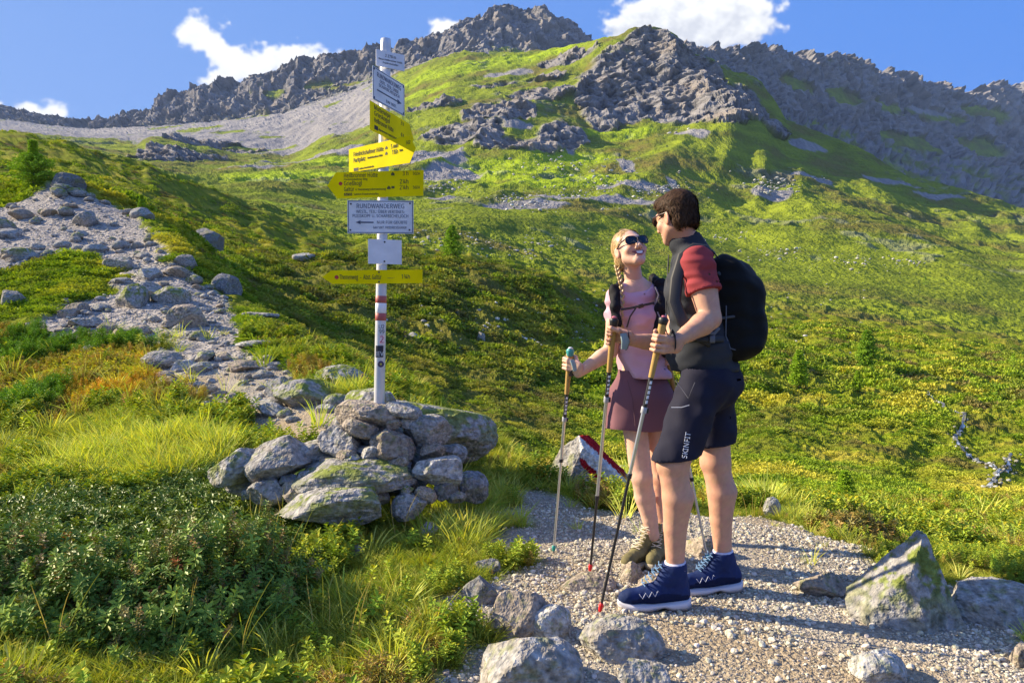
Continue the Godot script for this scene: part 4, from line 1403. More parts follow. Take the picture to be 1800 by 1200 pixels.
var font: SystemFont
func words(txt: String, high: float, wide: float, at: Vector2, m: Material, parent: Node3D, bold := false, centre := false) -> void:
	if font == null:
		font = SystemFont.new()
		font.font_names = PackedStringArray(["Droid Sans"])
	var t := TextMesh.new()
	t.text = txt
	t.font = font
	t.font_size = 32
	t.pixel_size = high / 23.0
	t.depth = 0.0012
	t.curve_step = 2.0
	t.horizontal_alignment = HORIZONTAL_ALIGNMENT_LEFT
	t.vertical_alignment = VERTICAL_ALIGNMENT_CENTER
	var w := t.get_aabb()
	var sx := 1.0 if wide <= 0.0 else wide / maxf(w.size.x, 0.001)
	var x := at.x - w.position.x * sx
	if centre: x = at.x - (w.position.x + w.size.x * 0.5) * sx
	part("lettering", t, m, parent, Transform3D(Basis.from_scale(Vector3(sx, 1, 1)), Vector3(x, at.y, 0.0007)))

func disc(r: float, thick: float) -> Mesh:
	var c := CylinderMesh.new()
	c.top_radius = r
	c.bottom_radius = r
	c.height = thick
	c.radial_segments = 20
	return c

func rect(x0: float, y0: float, x1: float, y1: float) -> PackedVector2Array:
	return PackedVector2Array([Vector2(x0, y0), Vector2(x1, y0), Vector2(x1, y1), Vector2(x0, y1)])

func build_signpost() -> void:
	var D := 4.45
	var u := D / F                       # metres per pixel there
	var foot := P(666, 728, D)
	var top := P(678, 69, D)
	var o := thing("signpost", "grey metal trail signpost with yellow arrows and white plates standing in the cairn", "signpost", foot)
	var up := (top - foot).normalized()
	var len := (top - foot).length()
	var metal := mat(Color(0.70, 0.70, 0.72), 0.42)
	metal.metallic = 0.35
	metal.albedo_texture = noise_tex(0.01, 3, 0.88, 1.0, 31)
	metal.uv1_triplanar = true
	metal.uv1_scale = Vector3(3, 1, 3)
	var yellow := mat(Color(1.0, 0.80, 0.004), 0.6)
	yellow.metallic_specular = 0.12
	yellow.albedo_texture = noise_tex(0.006, 4, 0.90, 1.0, 32)
	yellow.uv1_triplanar = true
	var white := mat(Color(0.80, 0.82, 0.88), 0.5)
	white.albedo_texture = noise_tex(0.008, 5, 0.86, 1.0, 33)
	white.uv1_triplanar = true
	var ink := mat(Color(0.025, 0.022, 0.02), 0.7)
	var blue := mat(Color(0.05, 0.07, 0.13), 0.6)
	var red := mat(Color(0.45, 0.04, 0.03), 0.6)
	var R := 0.0335
	var pole := part("pole", tube([up * -0.25, up * len * 0.5, up * len * 0.985, up * len], [R, R * 0.985, R * 0.97, R * 0.9], 24), metal, o)
	# painted bands, stickers
	var at := func(py: float) -> Vector3: return up * (len * (728.0 - py) / (728.0 - 69.0))
	for b in [[518.5, 531.0, "red"], [531.5, 548.5, "white"], [549.0, 562.0, "red"]]:
		part("painted_band", tube([at.call(b[1]), at.call(b[0])], [R + 0.0008, R + 0.0008], 24), mat(Color(0.40, 0.09, 0.085), 0.55) if b[2] == "red" else mat(Color(0.78, 0.78, 0.82), 0.55), pole)
	var sticker := func(p0: float, p1: float, a0: float, a1: float, m: Material) -> MeshInstance3D:
		var mb := MB.new()
		for j in 2:
			for i in 9:
				var an := lerpf(a0, a1, i / 8.0)
				mb.vert(at.call(p1 if j == 0 else p0) + Vector3(sin(an), 0, cos(an)) * (R + 0.0015), Vector3(sin(an), 0, cos(an)))
		for i in 8: mb.quad(i, i + 1, i + 10, i + 9)
		return part("sticker", mb.mesh(), m, pole)
	var s1: MeshInstance3D = sticker.call(568.0, 586.0, -0.25, 1.1, mat(Color(0.70, 0.72, 0.76), 0.5))
	var s2: MeshInstance3D = sticker.call(588.0, 603.5, 0.05, 1.0, mat(Color(0.78, 0.62, 0.66), 0.5))
	var s3: MeshInstance3D = sticker.call(606.0, 626.5, -0.75, 0.8, mat(Color(0.012, 0.014, 0.03), 0.5))
	for q in [[s1, "U2", 573.0, 0.024, 0.36], [s1, "99", 581.5, 0.024, 0.36], [s3, "IEV", 620.5, 0.026, 0.05], [s2, "2", 595.5, 0.04, 0.5]]:
		var t := TextMesh.new()
		if font == null:
			font = SystemFont.new()
			font.font_names = PackedStringArray(["Droid Sans"])
		t.text = q[1]
		t.font = font
		t.font_size = 32
		t.pixel_size = q[3] / 23.0
		t.depth = 0.001
		var an: float = q[4]
		var m: Material = mat(Color(0.75, 0.76, 0.8), 0.6) if q[0] == s3 else (mat(Color(0.42, 0.03, 0.08), 0.6) if q[0] == s2 else ink)
		part("lettering", t, m, q[0], Transform3D(Basis(Vector3.UP, an), at.call(q[2]) + Vector3(sin(an), 0, cos(an)) * (R + 0.0022)))
	var rd := part("sticker", disc(0.020, 0.0015), mat(Color(0.05, 0.03, 0.10), 0.5), pole, Transform3D(Basis(Vector3.UP, 0.35) * Basis(Vector3.RIGHT, PI / 2), at.call(638.5) + Vector3(sin(0.35), 0, cos(0.35)) * (R + 0.0015)))
	part("emblem", disc(0.007, 0.0015), mat(Color(0.45, 0.42, 0.05), 0.5), rd, Transform3D(Basis.IDENTITY, Vector3(0, 0.0012, 0)))
	# boards: name, pixel of the point on the pole axis, yaw, outline in metres from there
	var z := R + 0.006
	var board := func(called: String, py: float, yaw: float, poly: PackedVector2Array, m: Material, back := false) -> MeshInstance3D:
		var b := Basis(Vector3.UP, yaw)
		return part(called, slab(poly, 0.003), m, o, Transform3D(b, at.call(py) + b * Vector3(0, 0, -z if back else z)))
	var rivets := func(p: MeshInstance3D, list: Array, m: Material) -> void:
		for q in list: part("rivet", disc(0.0055, 0.003), m, p, Transform3D(Basis(Vector3.RIGHT, PI / 2), Vector3(q[0], q[1], 0.001)))
	var frame := func(p: MeshInstance3D, x0: float, y0: float, x1: float, y1: float) -> void:
		for q in [rect(x0, y0, x1, y0 + 0.004), rect(x0, y1 - 0.004, x1, y1), rect(x0, y0 + 0.004, x0 + 0.004, y1 - 0.004), rect(x1 - 0.004, y0 + 0.004, x1, y1 - 0.004)]:
			part("border", slab(q, 0.0006), blue, p, Transform3D(Basis.IDENTITY, Vector3(0, 0, 0.0009)))
	# the height plate on top
	var p1: MeshInstance3D = board.call("altitude_plate", 108.0, 0.55, rect(-0.076, -0.05, 0.111, 0.05), white)
	words("2 278 m", 0.016, 0.07, Vector2(0.018, 0.022), ink, p1, false, true)
	words("Neue Heilbronner Hütte", 0.010, 0.155, Vector2(0.018, -0.003), ink, p1, false, true)
	words("Friedrichshafen", 0.010, 0.10, Vector2(0.018, -0.023), ink, p1, false, true)
	# round tour plate, turned far to the side
	var p2: MeshInstance3D = board.call("round_tour_plate", 163.0, 1.20, rect(-0.20, -0.10, 0.175, 0.10), white)
	frame.call(p2, -0.195, -0.095, 0.17, 0.095)
	words("RUNDWANDERWEG", 0.026, 0.28, Vector2(-0.012, 0.062), blue, p2, false, true)
	words("ÖSTL. TEIL: ÜBER", 0.018, 0.22, Vector2(-0.012, 0.030), blue, p2, false, true)
	words("SCHAFBICHELJOCH", 0.018, 0.24, Vector2(-0.012, 0.005), blue, p2, false, true)
	part("arrow", slab(PackedVector2Array([Vector2(0.0, -0.034), Vector2(0.24, -0.034), Vector2(0.24, -0.045), Vector2(0.29, -0.030), Vector2(0.24, -0.015), Vector2(0.24, -0.026), Vector2(0.0, -0.026)]), 0.0006), blue, p2, Transform3D(Basis.IDENTITY, Vector3(-0.155, 0, 0.0009)))
	words("DAV SEKT.", 0.016, 0.12, Vector2(0.01, -0.068), blue, p2, false, true)
	rivets.call(p2, [[-0.185, 0.084], [0.16, 0.084], [-0.185, -0.084], [0.16, -0.084]], blue)
	# yellow arrow turned far to the side
	var p3: MeshInstance3D = board.call("direction_sign", 221.0, 1.25, PackedVector2Array([Vector2(-0.243, -0.085), Vector2(0.27, -0.085), Vector2(0.33, 0.0), Vector2(0.27, 0.085), Vector2(-0.243, 0.085)]), yellow)
	words("Muttenalpe", 0.026, 0.20, Vector2(-0.195, 0.060), ink, p3)
	words("Grieskogel", 0.026, 0.19, Vector2(-0.195, 0.025), ink, p3)
	words("Heilbronner Hütte", 0.026, 0.24, Vector2(-0.195, -0.015), ink, p3)
	words("Alpenverein Friedrichshafen", 0.013, 0.25, Vector2(-0.145, -0.058), ink, p3)
	words("3 h", 0.026, 0.04, Vector2(0.145, 0.060), ink, p3)
	words("4 h", 0.026, 0.04, Vector2(0.145, -0.015), ink, p3)
	part("logo", slab(rect(-0.195, -0.07, -0.15, -0.045), 0.0006), ink, p3, Transform3D(Basis.IDENTITY, Vector3(0, 0, 0.0009)))
	# the sunlit arrow and the one behind it
	var p4: MeshInstance3D = board.call("direction_sign", 274.0, -0.60, PackedVector2Array([Vector2(-0.269, -0.072), Vector2(0.2535, -0.078), Vector2(0.3015, 0.003), Vector2(0.2535, 0.084), Vector2(-0.269, 0.076)]), yellow)
	p4.set_meta("label", "sunlit yellow arrow to the hut and car park")
	words("Friedrichshafener Hütte", 0.026, 0.262, Vector2(-0.225, 0.036), ink, p4)
	words("Parkplatz", 0.026, 0.105, Vector2(-0.225, -0.002), ink, p4)
	words("Friedrichshafener Hütte", 0.012, 0.13, Vector2(-0.10, -0.002), ink, p4)
	words("5 min", 0.026, 0.06, Vector2(0.10, 0.040), ink, p4)
	words("1½h", 0.026, 0.048, Vector2(0.11, 0.004), ink, p4)
	words("502A", 0.013, 0.03, Vector2(0.17, 0.006), ink, p4)
	words("Sektion Friedrichshafen", 0.011, 0.13, Vector2(-0.175, -0.060), ink, p4)
	part("logo", slab(rect(-0.225, -0.070, -0.182, -0.050), 0.0006), ink, p4, Transform3D(Basis.IDENTITY, Vector3(0, 0, 0.0009)))
	for q in [[0.062, 0.040], [0.062, 0.006]]:
		part("pictogram", slab(PackedVector2Array([Vector2(q[0] - 0.010, q[1] - 0.010), Vector2(q[0] + 0.010, q[1] - 0.010), Vector2(q[0] + 0.010, q[1]), Vector2(q[0], q[1] + 0.010), Vector2(q[0] - 0.010, q[1])]), 0.0006), ink, p4, Transform3D(Basis.IDENTITY, Vector3(0, 0, 0.0009)))
	words("502", 0.02, 0.035, Vector2(0.225, 0.045), ink, p4)
	# the big shaded arrow
	var s := u
	var X := func(px: float, py: float, ax: float, ay: float) -> Vector2: return Vector2((px - ax) * s, (ay - py) * s)
	var ax := 673.2
	var p6: MeshInstance3D = board.call("direction_sign", 324.0, -0.10, PackedVector2Array([X.call(576.0, 325.0, ax, 324.0), X.call(592.0, 302.0, ax, 324.0), X.call(748.0, 301.5, ax, 324.0), X.call(747.0, 345.5, ax, 324.0), X.call(594.0, 347.5, ax, 324.0)]), yellow)
	p6.set_meta("label", "broad yellow arrow with three destinations and a red dot")
	words("Heilbronner Hütte", 0.026, 60 * s, X.call(606.5, 308.0, ax, 324.0), ink, p6)
	words("Friedrichshafener Weg", 0.011, 42 * s, X.call(606.5, 314.8, ax, 324.0), ink, p6)
	words("Grießkogl", 0.026, 31.5 * s, X.call(606.5, 321.8, ax, 324.0), ink, p6)
	words("Galtür", 0.026, 18 * s, X.call(606.5, 332.0, ax, 324.0), ink, p6)
	words("ü. Themenweg Lebensweissung", 0.012, 54 * s, X.call(627.0, 332.6, ax, 324.0), ink, p6)
	words("3 h", 0.026, 10 * s, X.call(711.0, 306.5, ax, 324.0), ink, p6)
	words("2¼h", 0.026, 15 * s, X.call(706.0, 320.5, ax, 324.0), ink, p6)
	words("2¼h", 0.026, 15.5 * s, X.call(705.5, 330.7, ax, 324.0), ink, p6)
	words("502A", 0.017, 12.5 * s, X.call(729.0, 307.0, ax, 324.0), ink, p6)
	words("502A", 0.017, 12.5 * s, X.call(729.0, 331.0, ax, 324.0), ink, p6)
	words("Sektion Friedrichshafen", 0.011, 44 * s, X.call(624.0, 340.8, ax, 324.0), ink, p6)
	var fl := func(p: MeshInstance3D, x0: float, y0: float, x1: float, y1: float, ay: float, m: Material, called: String) -> void:
		var a: Vector2 = X.call(x0, y1, ax, ay)
		var b: Vector2 = X.call(x1, y0, ax, ay)
		part(called, slab(rect(a.x, a.y, b.x, b.y), 0.0006), m, p, Transform3D(Basis.IDENTITY, Vector3(0, 0, 0.0009)))
	fl.call(p6, 606.5, 338.2, 621.0, 343.0, 324.0, ink, "logo")
	words("ALPEN", 0.011, 13 * s, X.call(607.2, 340.6, ax, 324.0), yellow, p6)
	for q in [[693.5, 306.5], [686.5, 330.0]]:
		var c: Vector2 = X.call(q[0], q[1], ax, 324.0)
		part("pictogram", slab(PackedVector2Array([c + Vector2(-0.011, -0.011), c + Vector2(0.011, -0.011), c + Vector2(0.011, 0.0), c + Vector2(0, 0.011), c + Vector2(-0.011, 0.0)]), 0.0006), mat(Color(0.10, 0.09, 0.02), 0.7), p6, Transform3D(Basis.IDENTITY, Vector3(0, 0, 0.0009)))
	fl.call(p6, 691.0, 328.0, 696.5, 332.0, 324.0, mat(Color(0.10, 0.09, 0.02), 0.7), "pictogram")
	var dt: Vector2 = X.call(600.3, 321.8, ax, 324.0)
	part("red_dot", disc(0.0115, 0.002), red, p6, Transform3D(Basis(Vector3.RIGHT, PI / 2), Vector3(dt.x, dt.y, 0.0005)))
	# white round tour plate facing us
	ax = 670.0
	var w0: Vector2 = X.call(613.0, 410.0, 672.0, 381.0)
	var w1: Vector2 = X.call(727.0, 352.5, 672.0, 381.0)
	var p7: MeshInstance3D = board.call("round_tour_plate", 381.0, 0.04, rect(w0.x, w0.y, w1.x, w1.y), white)
	p7.set_meta("label", "white plate lettered with the round tour and an arrow to the left")
	frame.call(p7, w0.x + 0.004, w0.y + 0.004, w1.x - 0.004, w1.y - 0.004)
	words("RUNDWANDERWEG", 0.027, 82 * s, X.call(670.0, 362.7, 672.0, 381.0), blue, p7, false, true)
	words("WESTL. TEIL: ÜBER VERTINES-", 0.018, 84 * s, X.call(670.0, 372.2, 672.0, 381.0), blue, p7, false, true)
	words("PLEISKOPF U. SCHAFBICHELJOCH", 0.018, 96 * s, X.call(670.0, 379.6, 672.0, 381.0), blue, p7, false, true)
	words("NUR FÜR GEÜBTE", 0.017, 52 * s, X.call(690.0, 390.7, 672.0, 381.0), blue, p7, false, true)
	words("DAV SEKT. FRIEDRICHSHAFEN", 0.014, 57 * s, X.call(686.0, 399.6, 672.0, 381.0), blue, p7, false, true)
	var ar := PackedVector2Array()
	for q in [[627, 390.7], [636, 387.3], [635, 389.5], [658, 389.5], [658, 391.9], [635, 391.9], [636, 394.2]]: ar.append(X.call(q[0], q[1], 672.0, 381.0))
	part("arrow", slab(ar, 0.0006), blue, p7, Transform3D(Basis.IDENTITY, Vector3(0, 0, 0.0009)))
	var rv := []
	for q in [[619, 359], [721, 357.5], [618, 404], [720, 403.5]]:
		var c: Vector2 = X.call(q[0], q[1], 672.0, 381.0)
		rv.append([c.x, c.y])
	rivets.call(p7, rv, mat(Color(0.05, 0.04, 0.05), 0.6))
	# blank square plate
	var b0: Vector2 = X.call(646.0, 463.0, 671.0, 441.0)
	var b1: Vector2 = X.call(704.0, 420.5, 671.0, 441.0)
	var p8: MeshInstance3D = board.call("blank_plate", 441.0, 0.30, rect(b0.x, b0.y, b1.x, b1.y), white)
	rivets.call(p8, [[0.012, 0.058], [0.010, -0.062]], mat(Color(0.03, 0.03, 0.04), 0.6))
	# the lowest arrow
	var p9: MeshInstance3D = board.call("direction_sign", 486.0, 0.0, PackedVector2Array([X.call(568.0, 486.0, 669.5, 486.0), X.call(584.0, 474.5, 669.5, 486.0), X.call(743.0, 473.0, 669.5, 486.0), X.call(742.5, 496.5, 669.5, 486.0), X.call(586.0, 498.0, 669.5, 486.0)]), yellow)
	p9.set_meta("label", "narrow yellow arrow with one red dot, lowest on the post")
	words("Themenweg  –  Abst. Galtür", 0.028, 73 * s, X.call(598.5, 486.2, 669.5, 486.0), ink, p9)
	words("1¾h", 0.026, 14.5 * s, X.call(706.5, 485.5, 669.5, 486.0), ink, p9)
	words("—–·", 0.02, 12 * s, X.call(682.0, 487.0, 669.5, 486.0), mat(Color(0.25, 0.19, 0.03), 0.7), p9)
	var d9: Vector2 = X.call(593.5, 486.3, 669.5, 486.0)
	part("red_dot", disc(0.0125, 0.002), red, p9, Transform3D(Basis(Vector3.RIGHT, PI / 2), Vector3(d9.x, d9.y, 0.0005)))
	rivets.call(p9, [[-0.008, 0.030], [-0.008, -0.030]], mat(Color(0.03, 0.03, 0.03), 0.6))

# ---------------------------------------------------------------- bodies as distance fields
class Field:
	var o: Vector3
	var h: float
	var nx: int
	var ny: int
	var nz: int
	var f: PackedFloat32Array
	func _init(lo: Vector3, hi: Vector3, cell: float) -> void:
		o = lo
		h = cell
		nx = int((hi.x - lo.x) / h) + 2
		ny = int((hi.y - lo.y) / h) + 2
		nz = int((hi.z - lo.z) / h) + 2
		f = PackedFloat32Array()
		f.resize(nx * ny * nz)
		f.fill(1.0)
	func span(lo: Vector3, hi: Vector3) -> PackedInt32Array:
		return PackedInt32Array([clampi(int((lo.x - o.x) / h), 0, nx - 1), clampi(int((hi.x - o.x) / h) + 1, 0, nx - 1), clampi(int((lo.y - o.y) / h), 0, ny - 1), clampi(int((hi.y - o.y) / h) + 1, 0, ny - 1), clampi(int((lo.z - o.z) / h), 0, nz - 1), clampi(int((hi.z - o.z) / h) + 1, 0, nz - 1)])
	# tapered capsule, joined smoothly over k
	func bone(a: Vector3, b: Vector3, ra: float, rb: float, k := 0.02) -> void:
		var m := maxf(ra, rb) + k + h * 2.0
		var s := span(a.min(b) - Vector3.ONE * m, a.max(b) + Vector3.ONE * m)
		var ab := b - a
		var l2 := maxf(ab.length_squared(), 1e-9)
		for z in range(s[4], s[5] + 1):
			for y in range(s[2], s[3] + 1):
				var id := (z * ny + y) * nx + s[0]
				for x in range(s[0], s[1] + 1):
					var p := Vector3(o.x + x * h, o.y + y * h, o.z + z * h) - a
					var t := clampf(p.dot(ab) / l2, 0.0, 1.0)
					var d := (p - ab * t).length() - ra - (rb - ra) * t
					var e := f[id]
					var q := k - absf(d - e)
					f[id] = minf(d, e) - (q * q / k * 0.25 if q > 0.0 else 0.0)
					id += 1
	# ellipsoid with its own axes
	func egg(c: Vector3, r: Vector3, b := Basis.IDENTITY, k := 0.02, cut := false) -> void:
		var m := maxf(r.x, maxf(r.y, r.z)) + k + h * 2.0
		var s := span(c - Vector3.ONE * m, c + Vector3.ONE * m)
		var inv := b.transposed()
		var rm := minf(r.x, minf(r.y, r.z))
		for z in range(s[4], s[5] + 1):
			for y in range(s[2], s[3] + 1):
				var id := (z * ny + y) * nx + s[0]
				for x in range(s[0], s[1] + 1):
					var p := inv * (Vector3(o.x + x * h, o.y + y * h, o.z + z * h) - c)
					var u := p / r
					var ul := u.length()
					var g := (u / r).length()
					var d := ul * (ul - 1.0) / g if g > 1e-6 else -rm
					var e := f[id]
					if cut:
						var q := k - absf(-d - e)
						f[id] = maxf(-d, e) + (q * q / k * 0.25 if q > 0.0 else 0.0)
					else:
						var q := k - absf(d - e)
						f[id] = minf(d, e) - (q * q / k * 0.25 if q > 0.0 else 0.0)
					id += 1
	# rounded box
	func box(c: Vector3, r: Vector3, rd: float, b := Basis.IDENTITY, k := 0.02) -> void:
		var m := r.length() + rd + k
		var s := span(c - Vector3.ONE * m, c + Vector3.ONE * m)
		var inv := b.transposed()
		for z in range(s[4], s[5] + 1):
			for y in range(s[2], s[3] + 1):
				var id := (z * ny + y) * nx + s[0]
				for x in range(s[0], s[1] + 1):
					var q3 := (inv * (Vector3(o.x + x * h, o.y + y * h, o.z + z * h) - c)).abs() - r
					var d := q3.max(Vector3.ZERO).length() + minf(maxf(q3.x, maxf(q3.y, q3.z)), 0.0) - rd
					var e := f[id]
					var q := k - absf(d - e)
					f[id] = minf(d, e) - (q * q / k * 0.25 if q > 0.0 else 0.0)
					id += 1
	# keep what lies below a plane through p with normal n
	func clip(p: Vector3, n: Vector3) -> void:
		var id := 0
		var c := n.dot(p)
		for z in nz:
			for y in ny:
				for x in nx:
					if f[id] < 0.05:
						f[id] = maxf(f[id], n.x * (o.x + x * h) + n.y * (o.y + y * h) + n.z * (o.z + z * h) - c)
					id += 1
	func wrinkle(ns: FastNoiseLite, amp: float, freq: Vector3) -> void:
		var id := 0
		for z in nz:
			for y in ny:
				for x in nx:
					if absf(f[id]) < 0.04:
						f[id] += amp * ns.get_noise_3d((o.x + x * h) * freq.x, (o.y + y * h) * freq.y, (o.z + z * h) * freq.z)
					id += 1
	# surface nets, appended to mb
	func mesh(mb: MB, col: Callable) -> void:
		var at := {}
		var sx := 1
		var sy := nx
		var sz := nx * ny
		var offs := PackedInt32Array([0, sx, sy, sx + sy, sz, sx + sz, sy + sz, sx + sy + sz])
		var lim := h * 1.8
		for z in nz - 1:
			for y in ny - 1:
				var id := (z * ny + y) * nx
				for x in nx - 1:
					if absf(f[id]) < lim:
						var mask := 0
						for c in 8:
							if f[id + offs[c]] < 0.0: mask |= 1 << c
						if mask != 0 and mask != 255:
							var p := Vector3.ZERO
							var n := 0
							for c in 8:
								for e in 3:
									var c2 := c | (1 << e)
									if c2 == c: continue
									var a := f[id + offs[c]]
									var b := f[id + offs[c2]]
									if (a < 0.0) == (b < 0.0): continue
									var t := a / (a - b)
									var q := Vector3(c & 1, (c >> 1) & 1, (c >> 2) & 1)
									q[e] = t
									p += q
									n += 1
							p /= n
							var g := Vector3((f[id + sx] - f[id]) + (f[id + sx + sy + sz] - f[id + sy + sz]), (f[id + sy] - f[id]) + (f[id + sx + sy + sz] - f[id + sx + sz]), (f[id + sz] - f[id]) + (f[id + sx + sy + sz] - f[id + sx + sy])).normalized()
							var w := o + (Vector3(x, y, z) + p) * h
							at[id] = mb.v.size()
							mb.v.push_back(w)
							mb.n.push_back(g)
							mb.c.push_back(col.call(w, g))
					id += 1
		for id in at:
			var a0: int = at[id]
			var inside: bool = f[id] < 0.0
			# edges along x, y, z that leave this grid corner
			if inside != (f[id + sx] < 0.0) and at.has(id - sy) and at.has(id - sz) and at.has(id - sy - sz):
				if inside: mb.quad(at[id - sy - sz], at[id - sz], a0, at[id - sy])
				else: mb.quad(at[id - sy - sz], at[id - sy], a0, at[id - sz])
			if inside != (f[id + sy] < 0.0) and at.has(id - sx) and at.has(id - sz) and at.has(id - sx - sz):
				if inside: mb.quad(at[id - sx - sz], at[id - sx], a0, at[id - sz])
				else: mb.quad(at[id - sx - sz], at[id - sz], a0, at[id - sx])
			if inside != (f[id + sz] < 0.0) and at.has(id - sx) and at.has(id - sy) and at.has(id - sx - sy):
				if inside: mb.quad(at[id - sx - sy], at[id - sy], a0, at[id - sx])
				else: mb.quad(at[id - sx - sy], at[id - sx], a0, at[id - sy])

var skin_man := Color(0.56, 0.30, 0.20)
var skin_woman := Color(0.66, 0.40, 0.29)
func plain_col(c: Color) -> Callable:
	return func(_p: Vector3, _n: Vector3) -> Color: return c
func skin_col(c: Color) -> Callable:
	return func(p: Vector3, _n: Vector3) -> Color:
		var v := 1.0 + 0.16 * n1.get_noise_3dv(p * 16.0) + 0.10 * n2.get_noise_3dv(p * 90.0)
		return Color(c.r * v, c.g * v * (1.0 + 0.10 * n2.get_noise_3dv(p * 30.0)), c.b * v)

func cloth(c: Color, rough := 0.85, weave := 220.0) -> StandardMaterial3D:
	var m := mat(Color.WHITE, rough, true)
	m.uv1_triplanar = true
	m.uv1_scale = Vector3.ONE * weave * 0.1
	m.albedo_texture = M.weave
	m.metallic_specular = 0.25
	return m

func from_field(fd: Field, col: Callable) -> ArrayMesh:
	var mb := MB.new()
	fd.mesh(mb, col)
	return mb.mesh()

# a hand closed round a pole: c on the axis, a up along it, w the wrist, s which way the fingers go round
func hand(mb: MB, c: Vector3, a: Vector3, w: Vector3, s: float, size: float, grip: float, col: Callable) -> void:
	var r := w - c
	r = (r - a * r.dot(a)).normalized()
	var q := a.cross(r) * s
	var fd := Field.new(c - Vector3.ONE * 0.085 + r * 0.02, c + Vector3.ONE * 0.085 + r * 0.02, 0.0032)
	var ring := func(deg: float, rad: float, up: float) -> Vector3:
		return c + (r * cos(deg_to_rad(deg)) + q * sin(deg_to_rad(deg))) * rad + a * up
	var R := grip + 0.0075 * size
	var wr := c + r * 0.062 * size + (w - c).normalized() * 0.012 + a * -0.004
	for i in 4:
		var up := (1.5 - i) * 0.0185 * size + (0.004 if i == 1 else 0.0)
		var fr: float = [0.0086, 0.0090, 0.0086, 0.0076][i] * size
		var kn: Vector3 = ring.call(62.0, R + 0.012, up)
		fd.bone(wr + a * up * 0.55, kn, 0.014 * size, fr * 1.12, 0.012)          # back of the hand
		var p1: Vector3 = ring.call(122.0, R + 0.008, up - 0.002)
		var p2: Vector3 = ring.call(190.0, R + 0.001, up - 0.003)
		var p3: Vector3 = ring.call(238.0 - i * 6.0, R - 0.001, up - 0.002)
		fd.bone(kn, p1, fr * 1.08, fr, 0.004)
		fd.bone(p1, p2, fr, fr * 0.94, 0.003)
		fd.bone(p2, p3, fr * 0.94, fr * 0.82, 0.003)
	var t0: Vector3 = ring.call(-12.0, R + 0.024, 0.012 * size)
	var t1: Vector3 = ring.call(-62.0, R + 0.010, 0.032 * size)
	var t2: Vector3 = ring.call(-128.0, R + 0.002, 0.040 * size)
	var t3: Vector3 = ring.call(-168.0, R + 0.001, 0.040 * size)
	fd.bone(wr, t0, 0.016 * size, 0.013 * size, 0.012)
	fd.bone(t0, t1, 0.0125 * size, 0.0105 * size, 0.006)
	fd.bone(t1, t2, 0.0102 * size, 0.0092 * size, 0.004)
	fd.bone(t2, t3, 0.0092 * size, 0.0082 * size, 0.003)
	fd.bone(w, wr, 0.024 * size, 0.019 * size, 0.02)
	fd.mesh(mb, col)

